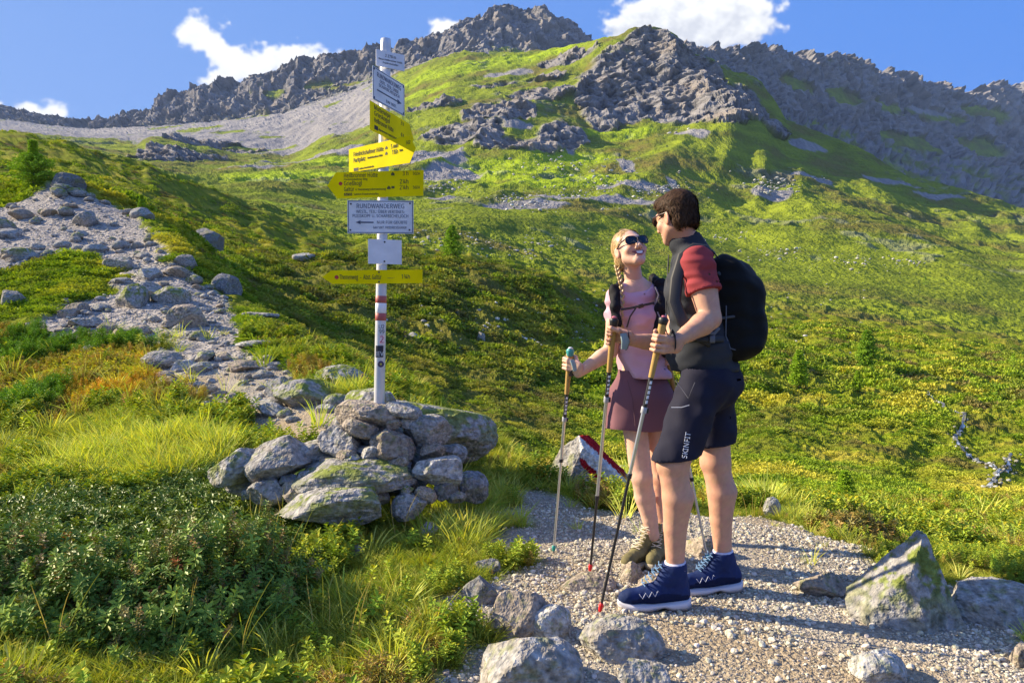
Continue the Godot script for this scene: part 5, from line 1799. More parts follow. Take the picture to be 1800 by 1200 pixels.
# a head in its own axes: y up, +z the way it looks, +x its left; placed by t
func head(mb: MB, t: Transform3D, man: bool, neck: Vector3, col: Color) -> void:
	var fd := Field.new(Vector3(-0.105, -0.20, -0.13), Vector3(0.105, 0.14, 0.14), 0.0042)
	var j := 1.0 if man else 0.92
	fd.egg(Vector3(0, 0.028, -0.012), Vector3(0.074, 0.088, 0.094), Basis.IDENTITY, 0.02)
	fd.egg(Vector3(0, -0.022, 0.030), Vector3(0.062 * j, 0.080, 0.062), Basis.IDENTITY, 0.03)
	fd.bone(Vector3(0.045 * j, -0.055, 0.010), Vector3(0.014, -0.096, 0.062), 0.022, 0.018, 0.03)
	fd.bone(Vector3(-0.045 * j, -0.055, 0.010), Vector3(-0.014, -0.096, 0.062), 0.022, 0.018, 0.03)
	fd.egg(Vector3(0, -0.095, 0.066), Vector3(0.022, 0.018, 0.018) , Basis.IDENTITY, 0.02)
	for s in [-1, 1]:
		fd.egg(Vector3(0.040 * s * j, -0.028, 0.060), Vector3(0.026, 0.022, 0.024), Basis.IDENTITY, 0.02)      # cheekbone
		fd.egg(Vector3(0.030 * s, 0.008, 0.098), Vector3(0.018, 0.011, 0.012), Basis.IDENTITY, 0.012, true)     # eye socket
		fd.egg(Vector3(0.030 * s, 0.007, 0.078), Vector3(0.014, 0.011, 0.012), Basis.IDENTITY, 0.004)           # eye
		var ear := Basis(Vector3.UP, -0.35 * s)
		fd.egg(Vector3(0.079 * s, -0.010, -0.006), Vector3(0.008, 0.032, 0.019), ear, 0.010)
		fd.egg(Vector3(0.088 * s, -0.008, 0.000), Vector3(0.005, 0.020, 0.011), ear, 0.006, true)
		fd.egg(Vector3(0.012 * s, -0.037, 0.100), Vector3(0.010, 0.008, 0.010), Basis.IDENTITY, 0.008)          # nostril wing
	fd.bone(Vector3(0, 0.012, 0.088), Vector3(0, -0.030, 0.112), 0.008, 0.0115, 0.014)                        # nose
	fd.egg(Vector3(0, 0.030, 0.078), Vector3(0.050, 0.014, 0.014), Basis.IDENTITY, 0.02)                       # brow
	fd.egg(Vector3(0, -0.060, 0.088), Vector3(0.024, 0.0065, 0.009), Basis.IDENTITY, 0.008)                    # upper lip
	fd.egg(Vector3(0, -0.073, 0.085), Vector3(0.021, 0.007, 0.009), Basis.IDENTITY, 0.008)                     # lower lip
	var nk := t.affine_inverse() * neck
	fd.bone(Vector3(0, -0.045, -0.022), nk, 0.056 if man else 0.046, 0.060 if man else 0.050, 0.025)
	var tmp := MB.new()
	var lip := Color(0.52, 0.17, 0.15)
	fd.mesh(tmp, func(p: Vector3, _n: Vector3) -> Color:
		var c := col * (1.0 + 0.05 * n1.get_noise_3dv(p * 30.0))
		var l := Vector3(p.x / 0.026, (p.y + 0.067) / 0.013, (p.z - 0.09) / 0.02).length()
		if l < 1.0: c = c.lerp(lip, 0.8 * clampf((1.0 - l) * 3.0, 0, 1))
		if p.y > -0.05 and p.y < -0.005 and absf(absf(p.x) - 0.042) < 0.02 and p.z > 0.05: c = c.lerp(Color(0.62, 0.24, 0.17), 0.25)
		if absf(p.x) > 0.072: c = c.lerp(Color(0.66, 0.25, 0.15), 0.4)
		return Color(c.r, c.g, c.b))
	var first := mb.v.size()
	for k in tmp.v.size():
		mb.v.push_back(t * tmp.v[k])
		mb.n.push_back((t.basis * tmp.n[k]).normalized())
		mb.c.push_back(tmp.c[k])
	for k in tmp.i: mb.i.push_back(first + k)

func look(dir: Vector3, roll := 0.0) -> Basis:   # +z towards dir
	var z := dir.normalized()
	var x := Vector3.UP.cross(z).normalized()
	return Basis(x, z.cross(x), z) * Basis(Vector3(0, 0, 1), roll)

# hair: a cap with locks combed over it
func hair(t: Transform3D, eggs: Array, cuts: Array, seed_no: int, locks: int, length: float, flow: Callable, tone: Callable) -> ArrayMesh:
	var fd := Field.new(Vector3(-0.12, -0.15, -0.15), Vector3(0.12, 0.16, 0.13), 0.0045)
	for e in eggs: fd.egg(e[0], e[1], Basis.IDENTITY, 0.015)
	fd.wrinkle(n1, 0.004 if locks > 2000 else 0.0012, Vector3(45, 45, 45))
	for e in cuts: fd.egg(e[0], e[1], Basis.IDENTITY, 0.008, true)
	var mb := MB.new()
	fd.mesh(mb, func(p: Vector3, _n: Vector3) -> Color: return tone.call(n1.get_noise_3dv(p * 60.0)))
	var g := RandomNumberGenerator.new()
	g.seed = seed_no
	var nb := mb.v.size()
	for k in locks:
		var i := g.randi() % nb
		var p := mb.v[i]
		var nn := mb.n[i]
		var f: Vector3 = flow.call(p)
		f = (f - nn * f.dot(nn) + nn * g.randf_range(0.02, 0.30)).normalized()
		var side := f.cross(nn).normalized()
		var l := length * g.randf_range(0.5, 1.1)
		var w := g.randf_range(0.0008, 0.0022)
		var c: Color = tone.call(g.randf_range(-0.5, 0.5))
		var b := mb.v.size()
		for s in 5:
			var u := s / 4.0
			var q := p + f * l * u + nn * (0.002 - l * 0.5 * u * u) + side * sin(u * 3.0 + k) * 0.003
			var ww := w * (1.0 - u * u)
			for e in [-1, 1]:
				mb.v.push_back(q + side * ww * e + nn * (0.001 if e > 0 else 0.0))
				mb.n.push_back((nn + f * u * 0.5).normalized())
				mb.c.push_back(c)
		for s in 4:
			var a := b + s * 2
			mb.quad(a, a + 1, a + 3, a + 2)
	for k in mb.v.size():
		mb.v[k] = t * mb.v[k]
		mb.n[k] = (t.basis * mb.n[k]).normalized()
	return mb.mesh()

func build_people() -> void:
	M.weave = noise_tex(0.2, 2, 0.82, 1.0, 41, 256)
	build_poles()
	build_man()
	lap("man")
	build_woman()

# ---------------------------------------------------------------- walking poles
var poles := {}
func pole_at(id: String, label: String, top: Vector3, tip: Vector3, cuts: Array, accent: Color, tipcol: Color, ) -> void:
	var o := thing("walking_pole", label, "walking pole", tip, "walking poles")
	tip.y = ground(tip.x, tip.z) + 0.002
	o.position = tip
	var v := top - tip
	poles[id] = [top, v.normalized()]
	var cork := mat(Color(0.68, 0.42, 0.12), 0.85)
	cork.albedo_texture = noise_tex(0.06, 4, 0.62, 1.0, 42, 256)
	cork.uv1_triplanar = true
	cork.uv1_scale = Vector3.ONE * 18.0
	var alu := mat(Color(0.62, 0.63, 0.66), 0.3)
	alu.metallic = 0.8
	var black := mat(Color(0.018, 0.018, 0.022), 0.4)
	var at := func(f: float) -> Vector3: return v * f
	# fractions measured from the top: 0 top, 1 tip
	var e: Array = cuts
	part("grip", tube([at.call(1.0 - e[0]), at.call(1.0 - e[0] * 0.75), at.call(1.0 - e[1] * 0.55), at.call(1.0 - e[1])], [0.0155, 0.0165, 0.0135, 0.0115], 14), cork, o)
	part("grip_head", tube([at.call(1.0), at.call(1.0 - e[0] * 0.3), at.call(1.0 - e[0] * 0.98)], [0.012, 0.021, 0.017], 14), mat(accent, 0.45), o)
	part("head_cap", tube([at.call(1.004), at.call(0.999)], [0.009, 0.0135], 14), mat(Color(0.45, 0.10, 0.16) if tipcol.r > 0.3 else Color(0.6, 0.66, 0.7), 0.45), o)
	var up := part("upper_shaft", tube([at.call(1.0 - e[1]), at.call(1.0 - e[2])], [0.0095, 0.0095], 12), black, o)
	for k in 5:
		var f: float = lerpf(e[1], e[2], 0.16 + 0.15 * k)
		var b := look(Vector3(0.25, 0, 1))
		var h: float = v.length() * (e[2] - e[1]) * 0.05
		part("print", slab(PackedVector2Array([Vector2(-0.006, -h), Vector2(0.0035, -h), Vector2(0.006, h), Vector2(-0.0035, h)]), 0.0008), mat(Color(0.75, 0.75, 0.78), 0.5), up, Transform3D(b, at.call(1.0 - f) + Vector3(0.002, 0, 0.0103)))
	part("clamp", tube([at.call(1.0 - e[2] - 0.012), at.call(1.0 - e[2] + 0.008)], [0.0125, 0.0125], 12), mat(Color(0.4, 0.4, 0.43), 0.35), o)
	part("clamp_lever", tube([at.call(1.0 - e[2] + 0.004) + Vector3(0.014, 0, 0.004), at.call(1.0 - e[2] - 0.012) + Vector3(0.016, 0, 0.004)], [0.005, 0.004], 8), black, o)
	part("middle_shaft", tube([at.call(1.0 - e[2] - 0.010), at.call(1.0 - e[3])], [0.008, 0.008], 12), alu, o)
	part("clamp", tube([at.call(1.0 - e[3] + 0.006), at.call(1.0 - e[3] - 0.010)], [0.0105, 0.0105], 12), black, o)
	part("lower_shaft", tube([at.call(1.0 - e[3] - 0.008), at.call(0.03)], [0.0066, 0.0060], 12), black if e.size() > 4 else alu, o)
	part("tip_guard", tube([at.call(0.036), at.call(0.026), at.call(0.022), at.call(0.012), at.call(0.004)], [0.007, 0.012, 0.009, 0.0085, 0.005], 10), mat(tipcol, 0.45), o)
	part("tip", tube([at.call(0.006), at.call(0.0)], [0.003, 0.001], 8), alu, o)

func on_ground(px: float, py: float) -> Vector3:
	return spot(px, py)

func build_poles() -> void:
	var red := Color(0.75, 0.015, 0.02)
	var teal := Color(0.02, 0.30, 0.26)
	pole_at("A", "walking pole with a teal grip head held by the woman", P(1003, 612, 3.55), on_ground(973, 970), [0.035, 0.212, 0.33, 0.53], Color(0.05, 0.33, 0.33), teal)
	pole_at("B", "cork-handled walking pole with a red tip between the two people", P(1080, 558, 3.13), on_ground(1037, 1006), [0.030, 0.195, 0.295, 0.68, 1], Color(0.02, 0.02, 0.024), red)
	pole_at("C", "cork-handled walking pole in the man's near hand, its red tip nearest", P(1168, 557, 2.84), on_ground(1054, 1078), [0.024, 0.195, 0.30, 0.52, 1], Color(0.02, 0.02, 0.024), red)
	pole_at("D", "walking pole half hidden behind the man's legs", P(1168, 600, 3.60), on_ground(1245, 988), [0.07, 0.22, 0.34, 0.62], Color(0.05, 0.33, 0.33), teal)

func strap(parent: Node3D, pts: Array, w: float, th: float, facing: Vector3, m: Material, called := "strap") -> void:
	part(called, tube(pts, [[w, th]], 8, facing), m, parent)

# a boot pointing along toe, standing with its heel at heel; returns nothing, adds parts
func boot(parent: Node3D, heel: Vector3, toe: Vector3, ankle: Vector3, upper: Color, sole: Color, lace: Color, stripe: Color, wide: float, high: float) -> void:
	var f := toe - heel
	f.y = 0.0
	var len := f.length()
	f = f.normalized()
	var side := f.cross(Vector3.UP).normalized()
	var q := func(a: float, b: float, c: float) -> Vector3: return heel + f * a * len + Vector3.UP * b + side * c
	var fd := Field.new(heel - Vector3(0.38, 0.02, 0.38), heel + Vector3(0.38, high + 0.10, 0.38), 0.0055)
	fd.bone(q.call(0.14, 0.062, 0.0), q.call(0.55, 0.055, 0.004), 0.040 * wide, 0.043 * wide, 0.02)
	fd.bone(q.call(0.55, 0.055, 0.004), q.call(0.86, 0.050, 0.0), 0.043 * wide, 0.032 * wide, 0.02)
	fd.bone(q.call(0.86, 0.046, 0.0), q.call(0.93, 0.044, 0.0), 0.033 * wide, 0.028 * wide, 0.02)
	fd.bone(q.call(0.16, 0.07, 0.0), ankle + Vector3(0, 0.008, 0), 0.042 * wide, 0.047 * wide, 0.03)
	fd.bone(q.call(0.46, 0.078, 0.0), ankle + f * 0.014 + Vector3(0, -0.01, 0), 0.028 * wide, 0.038 * wide, 0.02)
	fd.wrinkle(n1, 0.0025, Vector3(30, 30, 30))
	fd.clip(q.call(0, 0.032, 0), Vector3.DOWN)
	fd.clip(ankle + Vector3(0, 0.020, 0), (Vector3.UP + f * 0.10).normalized())
	var b := part("boot", from_field(fd, func(p: Vector3, _n: Vector3) -> Color:
		var c := upper * (1.0 + 0.18 * n1.get_noise_3dv(p * 26.0))
		var s := (p - heel).dot(f) / len
		if p.y - heel.y < 0.062 + 0.012 * sin(s * 5.0): c = upper * 0.45
		if s > 0.86: c = upper * 0.8
		return Color(c.r, c.g, c.b)), cloth(upper, 0.7), parent)
	# sole with a raised heel
	var so := MB.new()
	var n := 22
	for k in n + 1:
		var s := float(k) / n
		var w := 0.046 * wide * (0.78 + 0.34 * sin(clampf(s * 0.9 + 0.16, 0, 1) * PI) - 0.22 * smoothstep(0.34, 0.5, s) * (1.0 - smoothstep(0.5, 0.66, s))) * sqrt(clampf(minf(s * 9.0 + 0.12, (1.0 - s) * 6.0 + 0.10), 0, 1))
		var top := 0.030 + 0.014 * exp(-pow((s - 0.10) / 0.22, 2.0)) + 0.010 * smoothstep(0.8, 1.0, s)
		var low := 0.0 + 0.016 * exp(-pow((s - 0.40) / 0.08, 2.0)) + 0.020 * smoothstep(0.84, 1.05, s)
		for c in [[-1.0, low], [1.0, low], [1.06, lerpf(low, top, 0.5)], [1.0, top], [-1.0, top], [-1.06, lerpf(low, top, 0.5)]]:
			so.vert(q.call(s * 1.05 - 0.02, c[1], c[0] * w))
	for k in n:
		for c in 6:
			var a := k * 6 + c
			var d := k * 6 + (c + 1) % 6
			so.quad(a, d, d + 6, a + 6)
	for e in [0, n]:
		for c in range(1, 5):
			if e == 0: so.tri(0, c + 1, c)
			else: so.tri(n * 6, n * 6 + c, n * 6 + c + 1)
	so.smooth()
	part("sole", so.mesh(), mat(sole, 0.7), b)
	# laces up the tongue
	var lm := mat(lace, 0.8)
	for k in 6:
		var u := k / 5.0
		var mid: Vector3 = q.call(0.66, 0.098 * wide, 0.0).lerp(ankle + f * 0.062 * wide + Vector3(0, 0.005, 0), u)
		for s in [-1.0, 1.0]:
			part("lace", tube([mid + side * 0.026 * s, mid + f * 0.006 + Vector3(0, 0.008, 0) , mid - side * 0.022 * s + Vector3(0, 0.016, 0)], [0.0028], 6), lm, b)
	part("lace", tube([ankle + f * 0.066 + side * 0.005, ankle + f * 0.085 + side * 0.030 + Vector3(0, -0.01, 0), ankle + f * 0.085 + side * 0.03 + Vector3(0, -0.035, 0), ankle + f * 0.07 + side * 0.006 + Vector3(0, -0.02, 0)], [0.0026], 6), lm, b)
	if stripe.a > 0.5:
		for e in [1.0, -1.0]:
			var zig := []
			for k in 9:
				var s := 0.50 + k * 0.045
				var y := 0.085 if k % 2 == 0 else 0.064
				var wv := 0.043 * wide * (1.0 - 0.25 * smoothstep(0.7, 0.9, s))
				zig.append(q.call(1.0 - s + 0.26, y - 0.012 + 0.020 * (s - 0.4) / 0.5, e * wv * (1.0 - pow((y - 0.05) / 0.07, 2.0) * 0.35)))
			part("stripe", tube(zig, [0.0017], 6), mat(stripe, 0.6), b)

func build_man() -> void:
	var o := thing("person", "dark-haired man in a red shirt and black vest turned towards the woman", "person", P(1235, 1050, 3.1) * Vector3(1, 0, 1))
	o.position = Vector3.ZERO
	var sk := skin_col(skin_man)
	var skm := mat(Color.WHITE, 0.58, true)
	skm.subsurf_scatter_enabled = true
	skm.subsurf_scatter_strength = 0.06
	# joints
	var hipN := P(1238, 668, 3.04)
	var hipF := P(1252, 664, 3.24)
	var kneeN := P(1184, 816, 3.00)
	var kneeF := P(1259, 812, 3.22)
	var ankN := P(1187, 992, 3.04)
	var ankF := P(1271, 972, 3.24)
	var shN := P(1226, 462, 2.99)
	var shF := P(1210, 460, 3.30)
	var elN := P(1249, 560, 2.93)
	var wrN := P(1193, 597, 2.86)
	var elF := P(1185, 606, 3.30)
	var wrF := P(1112, 598, 3.17)
	var chest := P(1216, 515, 3.14)
	var belly := P(1228, 600, 3.13)
	var hips := P(1244, 660, 3.14)
	var neck := P(1210, 436, 3.15)
	var fwd := Vector3(-0.97, 0, -0.24).normalized()
	var left := Vector3.UP.cross(fwd).normalized()      # his left, towards the camera
	var bas := Basis(left, Vector3.UP, fwd)
	# body
	var mb := MB.new()
	var fd := Field.new(Vector3(0.45, 0.05, -3.55), Vector3(1.10, 1.62, -2.72), 0.010)
	fd.egg(chest, Vector3(0.155, 0.17, 0.105), bas, 0.04)
	fd.egg(belly, Vector3(0.135, 0.16, 0.095), bas, 0.05)
	fd.egg(hips, Vector3(0.130, 0.09, 0.085), bas, 0.05)
	fd.bone(shN, shF, 0.045, 0.045, 0.02)
	fd.bone(neck, neck.lerp(chest, 0.4), 0.05, 0.06, 0.02)
	for q in [[shN, elN, wrN], [shF, elF, wrF]]:
		var um: Vector3 = q[0].lerp(q[1], 0.45)
		fd.bone(q[0], um, 0.058, 0.058, 0.008)
		fd.bone(um, q[1], 0.058, 0.045, 0.008)
		var fm: Vector3 = q[1].lerp(q[2], 0.28)
		fd.bone(q[1], fm, 0.045, 0.048, 0.008)
		fd.bone(fm, q[1].lerp(q[2], 0.7), 0.048, 0.035, 0.008)
		fd.bone(q[1].lerp(q[2], 0.7), q[2], 0.035, 0.028, 0.008)
	for q in [[hipN, kneeN, ankN], [hipF, kneeF, ankF]]:
		fd.bone(q[0], q[1], 0.072, 0.066, 0.008)
		var c0: Vector3 = q[1].lerp(q[2], 0.14) - fwd * 0.004
		var cm: Vector3 = q[1].lerp(q[2], 0.32) - fwd * 0.016
		var am: Vector3 = q[1].lerp(q[2], 0.62) - fwd * 0.003
		fd.bone(q[1], c0, 0.066, 0.060, 0.008)
		fd.bone(c0, cm, 0.060, 0.0665, 0.008)
		fd.bone(cm, am, 0.0665, 0.050, 0.008)
		fd.bone(am, q[2], 0.050, 0.039, 0.008)
		fd.egg(q[1] + fwd * 0.048, Vector3(0.026, 0.034, 0.016), bas, 0.03)
	fd.mesh(mb, sk)
	var hdir := Vector3(-0.60, -0.20, -0.78).normalized()
	var hb := look(hdir)
	var ht := Transform3D(hb.scaled(Vector3.ONE * 0.91), P(1189, 383, 3.13))
	head(mb, ht, true, neck, skin_man)
	hand(mb, poles.C[0] - poles.C[1] * 0.105, poles.C[1], wrN, -1.0, 1.05, 0.0145, sk)
	hand(mb, poles.B[0] - poles.B[1] * 0.085, poles.B[1], wrF, 1.0, 1.05, 0.0145, sk)
	part("body", mb.mesh(), skm, o)
	# hair
	var hm := mat(Color.WHITE, 0.6, true)
	hm.metallic_specular = 0.2
	part("hair", hair(ht, [[Vector3(0, 0.044, -0.018), Vector3(0.083, 0.086, 0.100)], [Vector3(0, -0.012, -0.048), Vector3(0.075, 0.085, 0.060)], [Vector3(0, 0.085, 0.045), Vector3(0.058, 0.036, 0.048)]],
		[[Vector3(0, -0.03, 0.105), Vector3(0.085, 0.095, 0.075)], [Vector3(0.085, -0.045, 0.015), Vector3(0.030, 0.062, 0.042)], [Vector3(-0.085, -0.045, 0.015), Vector3(0.030, 0.062, 0.042)], [Vector3(0, -0.125, -0.05), Vector3(0.12, 0.062, 0.12)]], 5, 4200, 0.036,
		func(p: Vector3) -> Vector3: return Vector3(p.x * 6.0, -1.0 if p.z < 0.02 else -0.1, 0.8 if p.y > 0.06 else -0.25) + Vector3(n1.get_noise_3dv(p * 18.0), 0, n1.get_noise_3dv(p * 18.0 + Vector3(9, 0, 0))) * 1.6,
		func(v: float) -> Color: return Color(0.030, 0.018, 0.013).lerp(Color(0.10, 0.058, 0.036), clampf(0.35 + v, 0, 1))), hm, o)
	# glasses
	var gl := Node3D.new()
	gl.name = "sunglasses"
	o.add_child(gl)
	var gm := mat(Color(0.05, 0.02, 0.015), 0.3)
	for s in [-1.0, 1.0]:
		part("temple", tube([ht * Vector3(0.068 * s, 0.020, 0.085), ht * Vector3(0.082 * s, 0.018, 0.03), ht * Vector3(0.083 * s, 0.014, -0.015)], [[0.0035, 0.0018]], 6, hb.x), gm, gl)
		var ln := []
		part("lens", tube([ht * Vector3(0.034 * s, 0.008, 0.100), ht * Vector3(0.034 * s, 0.008, 0.103)], [0.022], 18), mat(Color(0.02, 0.018, 0.02), 0.08), gl)
	# red shirt: collar line is hidden, the sleeve shows
	var redm := cloth(Color.WHITE)
	var sf := Field.new(shN - Vector3(0.18, 0.24, 0.5), shN + Vector3(0.18, 0.16, 0.18), 0.0075)
	var se := shN.lerp(elN, 0.60)
	sf.egg(shN + Vector3(-0.004, -0.006, 0), Vector3(0.064, 0.070, 0.070), bas, 0.03)
	sf.bone(shN, se, 0.063, 0.067, 0.03)
	sf.bone(shN.lerp(elN, 0.5), se + Vector3(0.004, -0.03, 0), 0.066, 0.069, 0.03)
	var fold := FastNoiseLite.new()
	fold.seed = 77
	fold.frequency = 1.0
	fold.fractal_octaves = 1
	sf.wrinkle(fold, 0.007, Vector3(9, 26, 9))
	sf.clip(shN.lerp(elN, 0.54), (elN - shN).normalized())
	part("shirt", from_field(sf, plain_col(Color(0.36, 0.060, 0.068))), redm, o)
	# the far sleeve
	var sf2 := Field.new(shF - Vector3(0.16, 0.26, 0.16), shF + Vector3(0.16, 0.14, 0.16), 0.010)
	sf2.bone(shF, shF.lerp(elF, 0.55), 0.060, 0.062, 0.03)
	sf2.clip(shF.lerp(elF, 0.52), (elF - shF).normalized())
	part("shirt", from_field(sf2, plain_col(Color(0.36, 0.060, 0.068))), redm, o)
	# vest
	var vf := Field.new(Vector3(0.56, 0.84, -3.46), Vector3(1.04, 1.66, -2.84), 0.0085)
	vf.egg(chest, Vector3(0.172, 0.185, 0.120), bas, 0.05)
	vf.egg(belly + Vector3(0.005, 0, 0), Vector3(0.165, 0.17, 0.118), bas, 0.06)
	vf.bone(belly + Vector3(0.008, -0.05, 0.03), hips + Vector3(0.0, -0.0, 0.02), 0.125, 0.132, 0.06)
	vf.bone(belly + Vector3(0.008, -0.05, -0.05), hips + Vector3(0.0, -0.0, -0.05), 0.125, 0.128, 0.06)
	vf.bone(shN + Vector3(0, 0.012, -0.05), shF + Vector3(0, 0.012, 0.04), 0.060, 0.060, 0.05)
	vf.bone(P(1213, 442, 3.16), P(1203, 418, 3.14), 0.080, 0.070, 0.03)
	vf.wrinkle(fold, 0.009, Vector3(7, 15, 7))
	vf.egg(P(1197, 400, 3.11), Vector3(0.066, 0.05, 0.062), bas, 0.01, true)
	vf.clip(P(1200, 412, 3.13), (Vector3.UP + fwd * 0.18).normalized())
	vf.clip(P(1230, 652, 3.12), Vector3.DOWN)
	vf.egg(shN.lerp(elN, 0.2) + Vector3(0, 0.0, 0.035), Vector3(0.070, 0.090, 0.060), bas, 0.01, true)
	var vcol := Color(0.046, 0.048, 0.060)
	var vest := part("vest", from_field(vf, plain_col(vcol)), cloth(vcol, 0.75), o)
	part("zip", tube([P(1176, 448, 3.13), P(1174, 480, 3.12), P(1171, 520, 3.11), P(1172, 560, 3.1)], [0.003], 6), mat(Color(0.02, 0.02, 0.025), 0.5), vest)
	part("seam", tube([P(1210, 600, 2.995), P(1228, 602, 2.985), P(1262, 598, 2.99)], [0.0022], 6), mat(Color(0.16, 0.17, 0.20), 0.6), vest)
	# shorts
	var tf := Field.new(Vector3(0.52, 0.50, -3.45), Vector3(1.10, 1.02, -2.80), 0.0085)
	tf.egg(hips + Vector3(0.006, -0.01, 0), Vector3(0.150, 0.13, 0.116), bas, 0.06)
	tf.egg(hips + Vector3(0.045, -0.04, 0), Vector3(0.155, 0.10, 0.10), bas, 0.06)
	tf.bone(hipN + Vector3(0.0, 0, 0.0), kneeN.lerp(hipN, 0.02), 0.100, 0.094, 0.05)
	tf.bone(hipF + Vector3(0.005, 0, 0), kneeF.lerp(hipF, 0.02), 0.100, 0.088, 0.05)
	tf.wrinkle(fold, 0.009, Vector3(9, 11, 9))
	tf.clip(P(1195, 806, 3.0), (Vector3.DOWN + Vector3(0.12, 0, 0.02)).normalized())
	tf.clip(P(1235, 622, 3.12), Vector3.UP)
	var tcol := Color(0.026, 0.026, 0.046)
	var sh := part("shorts", from_field(tf, plain_col(tcol)), cloth(tcol, 0.8), o)
	# brand lettering up the thigh and the pocket zip
	var t := TextMesh.new()
	t.text = "SKINFIT"
	t.font = font
	t.font_size = 32
	t.pixel_size = 0.022 / 23.0
	t.depth = 0.001
	var tb := look(Vector3(0.30, 0.05, 1)) * Basis(Vector3(0, 0, 1), 1.38)
	part("lettering", t, mat(Color(0.75, 0.75, 0.8), 0.5), sh, Transform3D(tb, P(1207, 783, 2.888)))
	part("pocket_zip", tube([P(1180, 716, 2.925), P(1198, 716, 2.918), P(1212, 712, 2.915)], [0.0022], 6), mat(Color(0.5, 0.5, 0.55), 0.4), sh)
	part("pocket_seam", tube([P(1188, 668, 2.95), P(1210, 700, 2.92), P(1222, 672, 2.92)], [0.002], 6), mat(Color(0.09, 0.09, 0.12), 0.7), sh)
	# socks and boots
	var sock := mat(Color(0.62, 0.60, 0.72), 0.9)
	for a in [ankN, ankF]: part("sock", tube([a + Vector3(0.002, -0.02, 0), a + Vector3(0, 0.014, 0)], [0.047, 0.045], 16), sock, o)
	var navy := Color(0.022, 0.040, 0.135)
	var hN := P(1211, 1060, 3.06); hN.y = ground(hN.x, hN.z) + 0.004
	var tN := P(1090, 1052, 3.03); tN.y = hN.y
	var hF := P(1301, 1040, 3.27); hF.y = ground(hF.x, hF.z) + 0.004
	var tF := P(1190, 1036, 3.20); tF.y = hF.y
	boot(o, hN, tN, ankN + Vector3(0, -0.012, 0), navy, Color(0.55, 0.54, 0.60), Color(0.10, 0.20, 0.36), Color(0.72, 0.72, 0.78), 1.05, 0.17)
	boot(o, hF, tF, ankF + Vector3(0, -0.012, 0), navy, Color(0.55, 0.54, 0.60), Color(0.10, 0.20, 0.36), Color(0.72, 0.72, 0.78), 1.05, 0.17)
	# wrist loops of his poles
	var band := mat(Color(0.02, 0.02, 0.025), 0.7)
	for q in [[poles.C, wrN, "C"], [poles.B, wrF, "B"]]:
		var top: Vector3 = q[0][0] - q[0][1] * 0.02
		var c: Vector3 = q[1].lerp(q[0][0] - q[0][1] * 0.10, 0.30)
		var ax: Vector3 = (q[1] - (q[0][0] - q[0][1] * 0.10)).normalized()
		var e1 := ax.cross(Vector3(0, 0, 1)).normalized()
		var e2 := ax.cross(e1)
		var ring := [top]
		for k in 13: ring.append(c + (e1 * cos(k * TAU / 12 + 1.2) * 0.037 + e2 * sin(k * TAU / 12 + 1.2) * 0.034))
		var w := thing("pole_strap", "black wrist loop on the man's near hand" if q[2] == "C" else "grey wrist loop on the man's far hand", "strap", Vector3.ZERO, "pole wrist loops")
		strap(w, ring, 0.010, 0.0018, ax, band, "loop")
		if q[2] == "B": part("pad", tube([P(1096, 586, 3.12), P(1100, 600, 3.105), P(1097, 614, 3.11)], [[0.016, 0.004], [0.021, 0.005], [0.014, 0.004]], 8, Vector3(0.3, 0, 1)), mat(Color(0.22, 0.30, 0.31), 0.6), w)
	# backpack
	var bp := thing("backpack", "large black hiking backpack on the man's back", "backpack", Vector3.ZERO, "hiking backpacks")
	var bf := Field.new(Vector3(0.78, 0.98, -3.42), Vector3(1.20, 1.64, -2.84), 0.0085)
	var bb := Basis(left, Vector3.UP, fwd) * Basis(Vector3.RIGHT, 0.10)
	bf.box(P(1270, 545, 3.16), Vector3(0.105, 0.175, 0.050), 0.040, bb, 0.04)
	bf.box(P(1304, 558, 3.16), Vector3(0.092, 0.115, 0.035), 0.040, bb, 0.09)
	bf.egg(P(1290, 500, 3.16), Vector3(0.120, 0.085, 0.095), bb * Basis(Vector3.RIGHT, 0.5), 0.08)
	bf.box(P(1268, 482, 3.16), Vector3(0.085, 0.030, 0.035), 0.035, bb * Basis(Vector3.RIGHT, 0.5), 0.03)
	bf.box(P(1322, 552, 3.16), Vector3(0.070, 0.080, 0.010), 0.030, bb, 0.07)
	bf.wrinkle(fold, 0.006, Vector3(9, 14, 9))
	var black := Color(0.008, 0.008, 0.011)
	part("bag", from_field(bf, plain_col(black)), cloth(black, 0.62), bp)
	var bm := mat(Color(0.016, 0.016, 0.020), 0.6)
	var grey := mat(Color(0.10, 0.11, 0.14), 0.5)
	strap(bp, [P(1252, 452, 3.010), P(1240, 440, 2.990), P(1222, 436, 2.990), P(1202, 450, 2.980), P(1190, 490, 2.970), P(1186, 530, 2.955), P(1200, 565, 2.940), P(1228, 590, 2.935), P(1250, 600, 2.960)], 0.026, 0.006, Vector3(-0.3, 0.3, 1), bm, "shoulder_strap")
	strap(bp, [P(1262, 452, 3.020), P(1252, 440, 3.000), P(1240, 436, 3.000)], 0.010, 0.003, Vector3(0, 1, 0.5), bm, "load_strap")
	strap(bp, [P(1272, 596, 2.970), P(1250, 596, 2.940), P(1226, 596, 2.935), P(1196, 598, 2.970)], 0.013, 0.004, Vector3(0, 0.1, 1), bm, "hip_belt")
	strap(bp, [P(1240, 583, 2.933), P(1256, 586, 2.935), P(1264, 576, 2.950)], 0.008, 0.003, Vector3(0, 0.1, 1), grey, "compression_strap")
	part("buckle", tube([P(1248, 596, 2.932), P(1257, 596, 2.932)], [[0.016, 0.005]], 8, Vector3(0, 0, 1)), grey, bp)
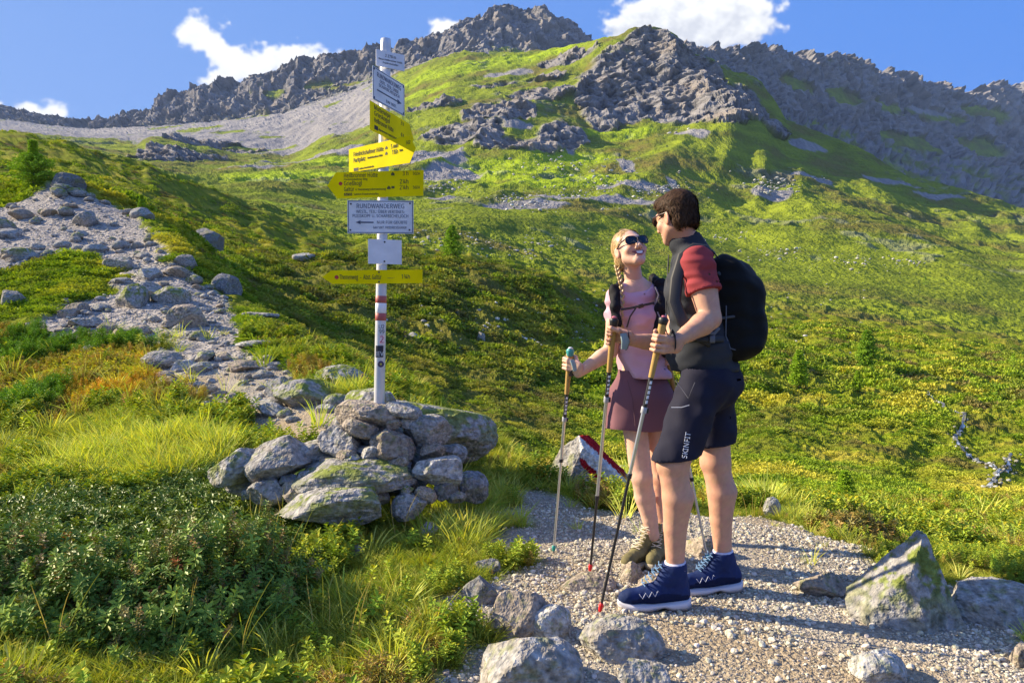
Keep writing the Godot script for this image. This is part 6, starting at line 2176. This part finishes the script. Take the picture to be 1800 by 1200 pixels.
	part("piping", tube([P(1277, 537, 3.005), P(1276, 590, 3.0), P(1284, 612, 3.0), P(1300, 617, 3.005), P(1318, 610, 3.02), P(1330, 580, 3.04), P(1334, 530, 3.05), P(1336, 510, 3.055)], [0.0028], 6), grey, bp)
	strap(bp, [P(1262, 478, 3.025), P(1285, 500, 3.012), P(1306, 540, 3.012), P(1320, 575, 3.03)], 0.007, 0.003, Vector3(0, 0.1, 1), mat(Color(0.05, 0.052, 0.06), 0.7), "compression_strap")
	strap(bp, [P(1262, 560, 3.008), P(1290, 556, 3.004), P(1322, 548, 3.025)], 0.006, 0.003, Vector3(0, 0.1, 1), mat(Color(0.05, 0.052, 0.06), 0.7), "compression_strap")
	part("piping", tube([P(1330, 490, 3.07), P(1337, 512, 3.06), P(1334, 560, 3.05)], [0.0024], 6), mat(Color(0.14, 0.15, 0.19), 0.5), bp)

func build_woman() -> void:
	var o := thing("person", "blond woman in a pink shirt and mauve skirt smiling up at the man", "person", Vector3.ZERO)
	var sk := skin_col(skin_woman)
	var skm := mat(Color.WHITE, 0.58, true)
	skm.subsurf_scatter_enabled = true
	skm.subsurf_scatter_strength = 0.06
	var D := 3.60
	var hipR := P(1108, 690, 3.58)
	var hipL := P(1150, 690, 3.66)
	var kneeR := P(1128, 838, 3.53)
	var kneeL := P(1160, 838, 3.62)
	var ankR := P(1148, 940, 3.56)
	var ankL := P(1166, 944, 3.62)
	var shR := P(1088, 520, 3.56)
	var shL := P(1168, 516, 3.70)
	var elR := P(1074, 616, 3.58)
	var wrR := P(1016, 656, 3.53)
	var elL := P(1186, 622, 3.68)
	var wrL := P(1170, 640, 3.62)
	var chest := P(1124, 560, 3.62)
	var belly := P(1128, 625, 3.62)
	var hips := P(1128, 675, 3.62)
	var neck := P(1116, 505, 3.64)
	var fwd := Vector3(0.30, 0, 0.95).normalized()
	var left := Vector3.UP.cross(fwd).normalized()
	var bas := Basis(left, Vector3.UP, fwd)
	var mb := MB.new()
	var fd := Field.new(Vector3(0.28, 0.05, -3.86), Vector3(0.92, 1.52, -3.36), 0.010)
	fd.egg(chest, Vector3(0.125, 0.15, 0.085), bas, 0.04)
	fd.egg(belly, Vector3(0.110, 0.15, 0.08), bas, 0.05)
	fd.egg(hips, Vector3(0.115, 0.09, 0.075), bas, 0.05)
	fd.bone(shR, shL, 0.040, 0.040, 0.05)
	fd.bone(neck + Vector3(0, 0.02, 0), neck.lerp(chest, 0.35), 0.048, 0.07, 0.05)
	fd.bone(neck + Vector3(0, -0.005, 0), shR, 0.038, 0.036, 0.05)
	fd.bone(neck + Vector3(0, -0.005, 0), shL, 0.038, 0.036, 0.05)
	for q in [[shR, elR, wrR], [shL, elL, wrL]]:
		fd.bone(q[0], q[0].lerp(q[1], 0.5), 0.046, 0.044, 0.008)
		fd.bone(q[0].lerp(q[1], 0.5), q[1], 0.044, 0.037, 0.008)
		fd.bone(q[1], q[1].lerp(q[2], 0.3), 0.037, 0.039, 0.008)
		fd.bone(q[1].lerp(q[2], 0.3), q[2], 0.039, 0.024, 0.008)
	for q in [[hipR, kneeR, ankR], [hipL, kneeL, ankL]]:
		fd.bone(q[0], q[1], 0.068, 0.054, 0.008)
		var c0: Vector3 = q[1].lerp(q[2], 0.15) - fwd * 0.003
		var cm: Vector3 = q[1].lerp(q[2], 0.34) - fwd * 0.008
		fd.bone(q[1], c0, 0.054, 0.049, 0.008)
		fd.bone(c0, cm, 0.049, 0.052, 0.008)
		fd.bone(cm, q[1].lerp(q[2], 0.72), 0.052, 0.039, 0.008)
		fd.bone(q[1].lerp(q[2], 0.72), q[2], 0.039, 0.034, 0.008)
		fd.egg(q[1] + fwd * 0.038, Vector3(0.022, 0.03, 0.014), bas, 0.03)
	fd.mesh(mb, sk)
	var hb := look(Vector3(0.22, 0.40, 0.89), 0.10)
	var ht := Transform3D(hb.scaled(Vector3.ONE * 0.93), P(1108, 440, 3.60))
	head(mb, ht, false, neck, skin_woman)
	hand(mb, poles.A[0] - poles.A[1] * 0.075, poles.A[1], wrR, -1.0, 0.92, 0.0145, sk)
	hand(mb, poles.D[0] - poles.D[1] * 0.085, poles.D[1], wrL, 1.0, 0.92, 0.0145, sk)
	part("body", mb.mesh(), skm, o)
	# smile
	var mouth := MB.new()
	var teeth := MB.new()
	for k in 9:
		var u := (k - 4) / 4.0
		var z := 0.1005 - 0.018 * u * u
		var yu := -0.0585 + 0.008 * u * u
		var hgt := 0.0140 * (1.0 - u * u * 0.85)
		teeth.vert(ht * Vector3(u * 0.030, yu, z), hb.z)
		teeth.vert(ht * Vector3(u * 0.030, yu - hgt, z - 0.001), hb.z)
		mouth.vert(ht * Vector3(u * 0.036, yu + 0.003 + 0.001 * u * u, z - 0.0022), hb.z)
		mouth.vert(ht * Vector3(u * 0.036, yu - hgt * 1.45 + 0.001, z - 0.0028), hb.z)
	for k in 8:
		for m in [teeth, mouth]: m.quad(k * 2 + 1, k * 2 + 3, k * 2 + 2, k * 2)
	part("teeth", teeth.mesh(), mat(Color(0.80, 0.78, 0.74), 0.25), o)
	part("mouth", mouth.mesh(), mat(Color(0.28, 0.07, 0.07), 0.5), o)
	# sunglasses
	var gl := Node3D.new()
	gl.name = "sunglasses"
	o.add_child(gl)
	var gm := mat(Color(0.020, 0.010, 0.010), 0.25)
	var lm := mat(Color(0.010, 0.012, 0.022), 0.06)
	for s in [-1.0, 1.0]:
		var lens := MB.new()
		var rim := []
		var c := lens.vert(ht * Vector3(0.033 * s, 0.006, 0.112))
		for k in 24:
			var an := k * TAU / 24
			var x := cos(an)
			var y := sin(an)
			var q := pow(pow(absf(x), 3.0) + pow(absf(y), 3.0), -1.0 / 3.0)
			var lx: float = 0.0345 * s + 0.0295 * x * q
			var ly: float = 0.006 + 0.0230 * y * q * (1.0 + 0.10 * x * s)
			var p := ht * Vector3(lx, ly, 0.108 - 2.6 * lx * lx)
			lens.vert(p)
			rim.append(p)
		for k in 24: lens.tri(c, 1 + k, 1 + (k + 1) % 24)
		rim.append(rim[0]); rim.append(rim[1])
		lens.smooth()
		part("lens", lens.mesh(), lm, gl)
		part("rim", tube(rim, [0.0026], 6), gm, gl)
		part("temple", tube([ht * Vector3(0.060 * s, 0.020, 0.098), ht * Vector3(0.074 * s, 0.018, 0.06), ht * Vector3(0.080 * s, 0.010, -0.005)], [[0.0042, 0.0018]], 6, hb.x), gm, gl)
	part("bridge", tube([ht * Vector3(-0.008, 0.014, 0.110), ht * Vector3(0, 0.016, 0.112), ht * Vector3(0.008, 0.014, 0.110)], [0.003], 6), gm, gl)
	# hair, parted and combed back into a braid
	var tone := func(v: float) -> Color: return Color(0.26, 0.15, 0.065).lerp(Color(0.62, 0.43, 0.20), clampf(0.5 + v * 1.2, 0, 1))
	var hm := mat(Color.WHITE, 0.4, true)
	part("hair", hair(ht, [[Vector3(0, 0.040, -0.026), Vector3(0.080, 0.088, 0.098)], [Vector3(0, -0.020, -0.050), Vector3(0.074, 0.070, 0.062)]],
		[[Vector3(0, 0.005, 0.105), Vector3(0.070, 0.092, 0.088)], [Vector3(0.084, -0.03, 0.02), Vector3(0.022, 0.042, 0.040)], [Vector3(-0.084, -0.03, 0.02), Vector3(0.022, 0.042, 0.040)], [Vector3(0, -0.13, 0.0), Vector3(0.11, 0.06, 0.11)]], 8, 1900, 0.05,
		func(p: Vector3) -> Vector3: return Vector3(signf(p.x) * 0.4, -0.8, -1.0),
		tone), hm, o)
	var braid := MB.new()
	var bpts := [P(1086, 455, 3.66), P(1084, 468, 3.63), P(1087, 482, 3.58), P(1091, 498, 3.53), P(1094, 515, 3.50), P(1095, 532, 3.485), P(1094, 550, 3.475), P(1092, 566, 3.47)]
	var cv := Curve3D.new()
	for p in bpts: cv.add_point(p)
	var bl := cv.get_baked_length()
	for k in 26:
		var u := k / 25.0
		var p := cv.sample_baked(bl * u)
		var s := -1.0 if k % 2 == 0 else 1.0
		var r := lerpf(0.0115, 0.007, u)
		add_tube(braid, [p + Vector3(s * r * 0.9, 0.012, -0.004), p + Vector3(s * r * 0.55, 0.002, r * 0.55), p + Vector3(-s * r * 0.25, -0.013, 0.001)], [r * 0.5, r * 0.72, r * 0.4], 8, Vector3.ZERO, tone.call(0.15 + 0.5 * n1.get_noise_1d(k * 3.7)))
	var tail := cv.sample_baked(bl)
	for k in 14: add_tube(braid, [tail, tail + Vector3(rng.randfn() * 0.005, -0.02, 0.002), tail + Vector3(rng.randfn() * 0.010, -0.045, 0.0)], [0.0035, 0.003, 0.0008], 5, Vector3.ZERO, tone.call(rng.randf_range(-0.2, 0.5)))
	braid.smooth()
	part("braid", braid.mesh(), hm, o)
	# shirt
	var fold := FastNoiseLite.new()
	fold.seed = 91
	fold.frequency = 1.0
	fold.fractal_octaves = 1
	var sf := Field.new(Vector3(0.42, 0.90, -3.90), Vector3(0.94, 1.46, -3.40), 0.0075)
	sf.egg(chest, Vector3(0.138, 0.160, 0.098), bas, 0.05)
	for s in [-1.0, 1.0]: sf.egg(chest + left * 0.062 * s + fwd * 0.062 + Vector3(0, -0.012, 0), Vector3(0.058, 0.060, 0.055), bas, 0.04)
	sf.egg(belly, Vector3(0.132, 0.16, 0.098), bas, 0.06)
	sf.egg(hips + Vector3(0, 0.01, 0), Vector3(0.170, 0.12, 0.132), bas, 0.06)
	sf.bone(shR, shL, 0.052, 0.052, 0.05)
	for q in [[shR, elR], [shL, elL]]: sf.bone(q[0] + Vector3(0, -0.005, 0), q[0].lerp(q[1], 0.46), 0.056, 0.060, 0.03)
	sf.wrinkle(fold, 0.013, Vector3(8, 16, 8))
	sf.egg(neck + fwd * 0.05 + Vector3(0, 0.055, 0), Vector3(0.078, 0.078, 0.10), bas, 0.012, true)
	sf.clip(P(1125, 666, 3.5), (Vector3.DOWN + Vector3(-0.03, 0, 0)).normalized())
	sf.clip(P(1070, 566, 3.56), Vector3(-0.90, -0.35, 0.25).normalized())
	var pink := Color(0.74, 0.47, 0.58)
	part("shirt", from_field(sf, plain_col(pink)), cloth(pink, 0.85), o)
	# skirt
	var kb := MB.new()
	var rows := 14
	var seg := 64
	var top := P(1127, 650, 3.62)
	var low := P(1126, 751, 3.60)
	for inner in 2:
		for r in rows + 1:
			var u := r / float(rows)
			var c := top.lerp(low, u)
			for s in seg:
				var an := s * TAU / seg
				var w := lerpf(0.120, 0.178, smoothstep(0.0, 0.45, u)) - inner * 0.004
				var d := lerpf(0.085, 0.140, smoothstep(0.0, 0.5, u)) - inner * 0.004
				var dir := left * cos(an) * w + fwd * sin(an) * d
				var fo := 1.0 + u * 0.030 * sin(an * 7.0 + 1.0 + u) + 0.02 * fold.get_noise_3d(cos(an) * 2.0, u * 3.0, sin(an) * 2.0)
				kb.vert(c + dir * fo + Vector3(0, 0.004 * sin(an * 3.0) * u, 0))
	var ring := (rows + 1) * seg
	for r in rows:
		for s in seg:
			var a := r * seg + s
			var b := r * seg + (s + 1) % seg
			kb.quad(a, b, b + seg, a + seg)
			kb.quad(ring + a, ring + a + seg, ring + b + seg, ring + b)
	for s in seg:
		var a := rows * seg + s
		var b := rows * seg + (s + 1) % seg
		kb.quad(a, b, ring + b, ring + a)
	for k in kb.c.size(): kb.c[k] = Color(0.25, 0.12, 0.145)
	kb.smooth()
	var skirt := part("skirt", kb.mesh(), cloth(Color.WHITE, 0.85), o)
	part("seam", tube([P(1103, 668, 3.478), P(1112, 700, 3.462), P(1117, 749, 3.450)], [0.0016], 6), mat(Color(0.13, 0.06, 0.075), 0.9), skirt)
	# boots
	var olive := Color(0.24, 0.21, 0.10)
	var hR := P(1152, 966, 3.66); hR.y = ground(hR.x, hR.z) + 0.004
	var tR := P(1098, 992, 3.47); tR.y = hR.y
	var hL := P(1172, 972, 3.70); hL.y = ground(hL.x, hL.z) + 0.004
	var tL := P(1144, 1008, 3.46); tL.y = hL.y
	boot(o, hR, tR, Vector3(ankR.x, hR.y + 0.185, ankR.z - 0.02), olive, Color(0.40, 0.35, 0.26), Color(0.70, 0.60, 0.45), Color(0, 0, 0, 0), 0.98, 0.24)
	boot(o, hL, tL, Vector3(ankL.x, hL.y + 0.185, ankL.z - 0.02), olive, Color(0.40, 0.35, 0.26), Color(0.70, 0.60, 0.45), Color(0, 0, 0, 0), 0.98, 0.24)
	# wrist loop
	var w := thing("pole_strap", "grey wrist loop on the woman's hand", "strap", Vector3.ZERO, "pole wrist loops")
	var hc: Vector3 = poles.A[0] - poles.A[1] * 0.075
	var c2: Vector3 = wrR.lerp(hc, 0.25)
	var ax := (wrR - hc).normalized()
	var e1 := ax.cross(Vector3(0, 0, 1)).normalized()
	var e2 := ax.cross(e1)
	var rg := [poles.A[0] - poles.A[1] * 0.03]
	for k in 13: rg.append(c2 + e1 * cos(k * TAU / 12 + 1.2) * 0.033 + e2 * sin(k * TAU / 12 + 1.2) * 0.030)
	strap(w, rg, 0.011, 0.0018, ax, mat(Color(0.015, 0.02, 0.05), 0.7), "loop")
	part("pad", tube([P(1005, 632, 3.49), P(1009, 641, 3.485), P(1011, 652, 3.485)], [[0.011, 0.004], [0.013, 0.005], [0.011, 0.004]], 8, Vector3(0.3, 0, 1)), mat(Color(0.28, 0.36, 0.36), 0.6), w)
	# backpack: harness in front, bag behind
	var bp := thing("backpack", "black backpack with wide harness worn by the woman", "backpack", Vector3.ZERO, "hiking backpacks")
	var hm2 := cloth(Color.WHITE, 0.7)
	var blk := Color(0.016, 0.016, 0.020)
	var hf := Field.new(Vector3(0.40, 1.00, -4.0), Vector3(0.94, 1.50, -3.38), 0.0075)
	for q in [[P(1096, 498, 3.66), P(1082, 510, 3.53), P(1080, 540, 3.47), P(1084, 566, 3.455), P(1078, 590, 3.50)], [P(1148, 490, 3.70), P(1162, 500, 3.60), P(1163, 540, 3.525), P(1160, 580, 3.515), P(1172, 620, 3.55)]]:
		for k in q.size() - 1: hf.bone(q[k], q[k + 1], 0.025, 0.027, 0.02)
	hf.wrinkle(fold, 0.008, Vector3(16, 16, 16))
	part("harness", from_field(hf, plain_col(blk)), hm2, bp)
	var wb := Field.new(Vector3(0.42, 0.96, -4.05), Vector3(0.92, 1.46, -3.60), 0.012)
	wb.box(P(1132, 575, 3.80), Vector3(0.10, 0.15, 0.05), 0.04, bas, 0.02)
	part("bag", from_field(wb, plain_col(blk)), hm2, bp)
	strap(bp, [P(1092, 544, 3.455), P(1110, 541, 3.452), P(1128, 537, 3.46), P(1150, 532, 3.49)], 0.006, 0.0025, Vector3(0.2, 0, 1), mat(Color(0.03, 0.03, 0.035), 0.6), "chest_strap")
	part("buckle", tube([P(1122, 539, 3.452), P(1131, 536.5, 3.456)], [[0.010, 0.005]], 8, Vector3(0.2, 0, 1)), mat(Color(0.02, 0.02, 0.022), 0.4), bp)
	strap(bp, [P(1118, 541, 3.45), P(1108, 556, 3.452), P(1102, 575, 3.465)], 0.004, 0.002, Vector3(0.2, 0, 1), mat(Color(0.03, 0.03, 0.035), 0.6), "cord")
	for q in [[1152, 504], [1156, 548]]:
		strap(bp, [P(q[0], q[1], 3.50), P(q[0] + 6, q[1] + 14, 3.485), P(q[0] + 2, q[1] + 28, 3.49)], 0.0035, 0.002, Vector3(0.2, 0, 1), mat(Color(0.22, 0.22, 0.26), 0.5), "adjuster")
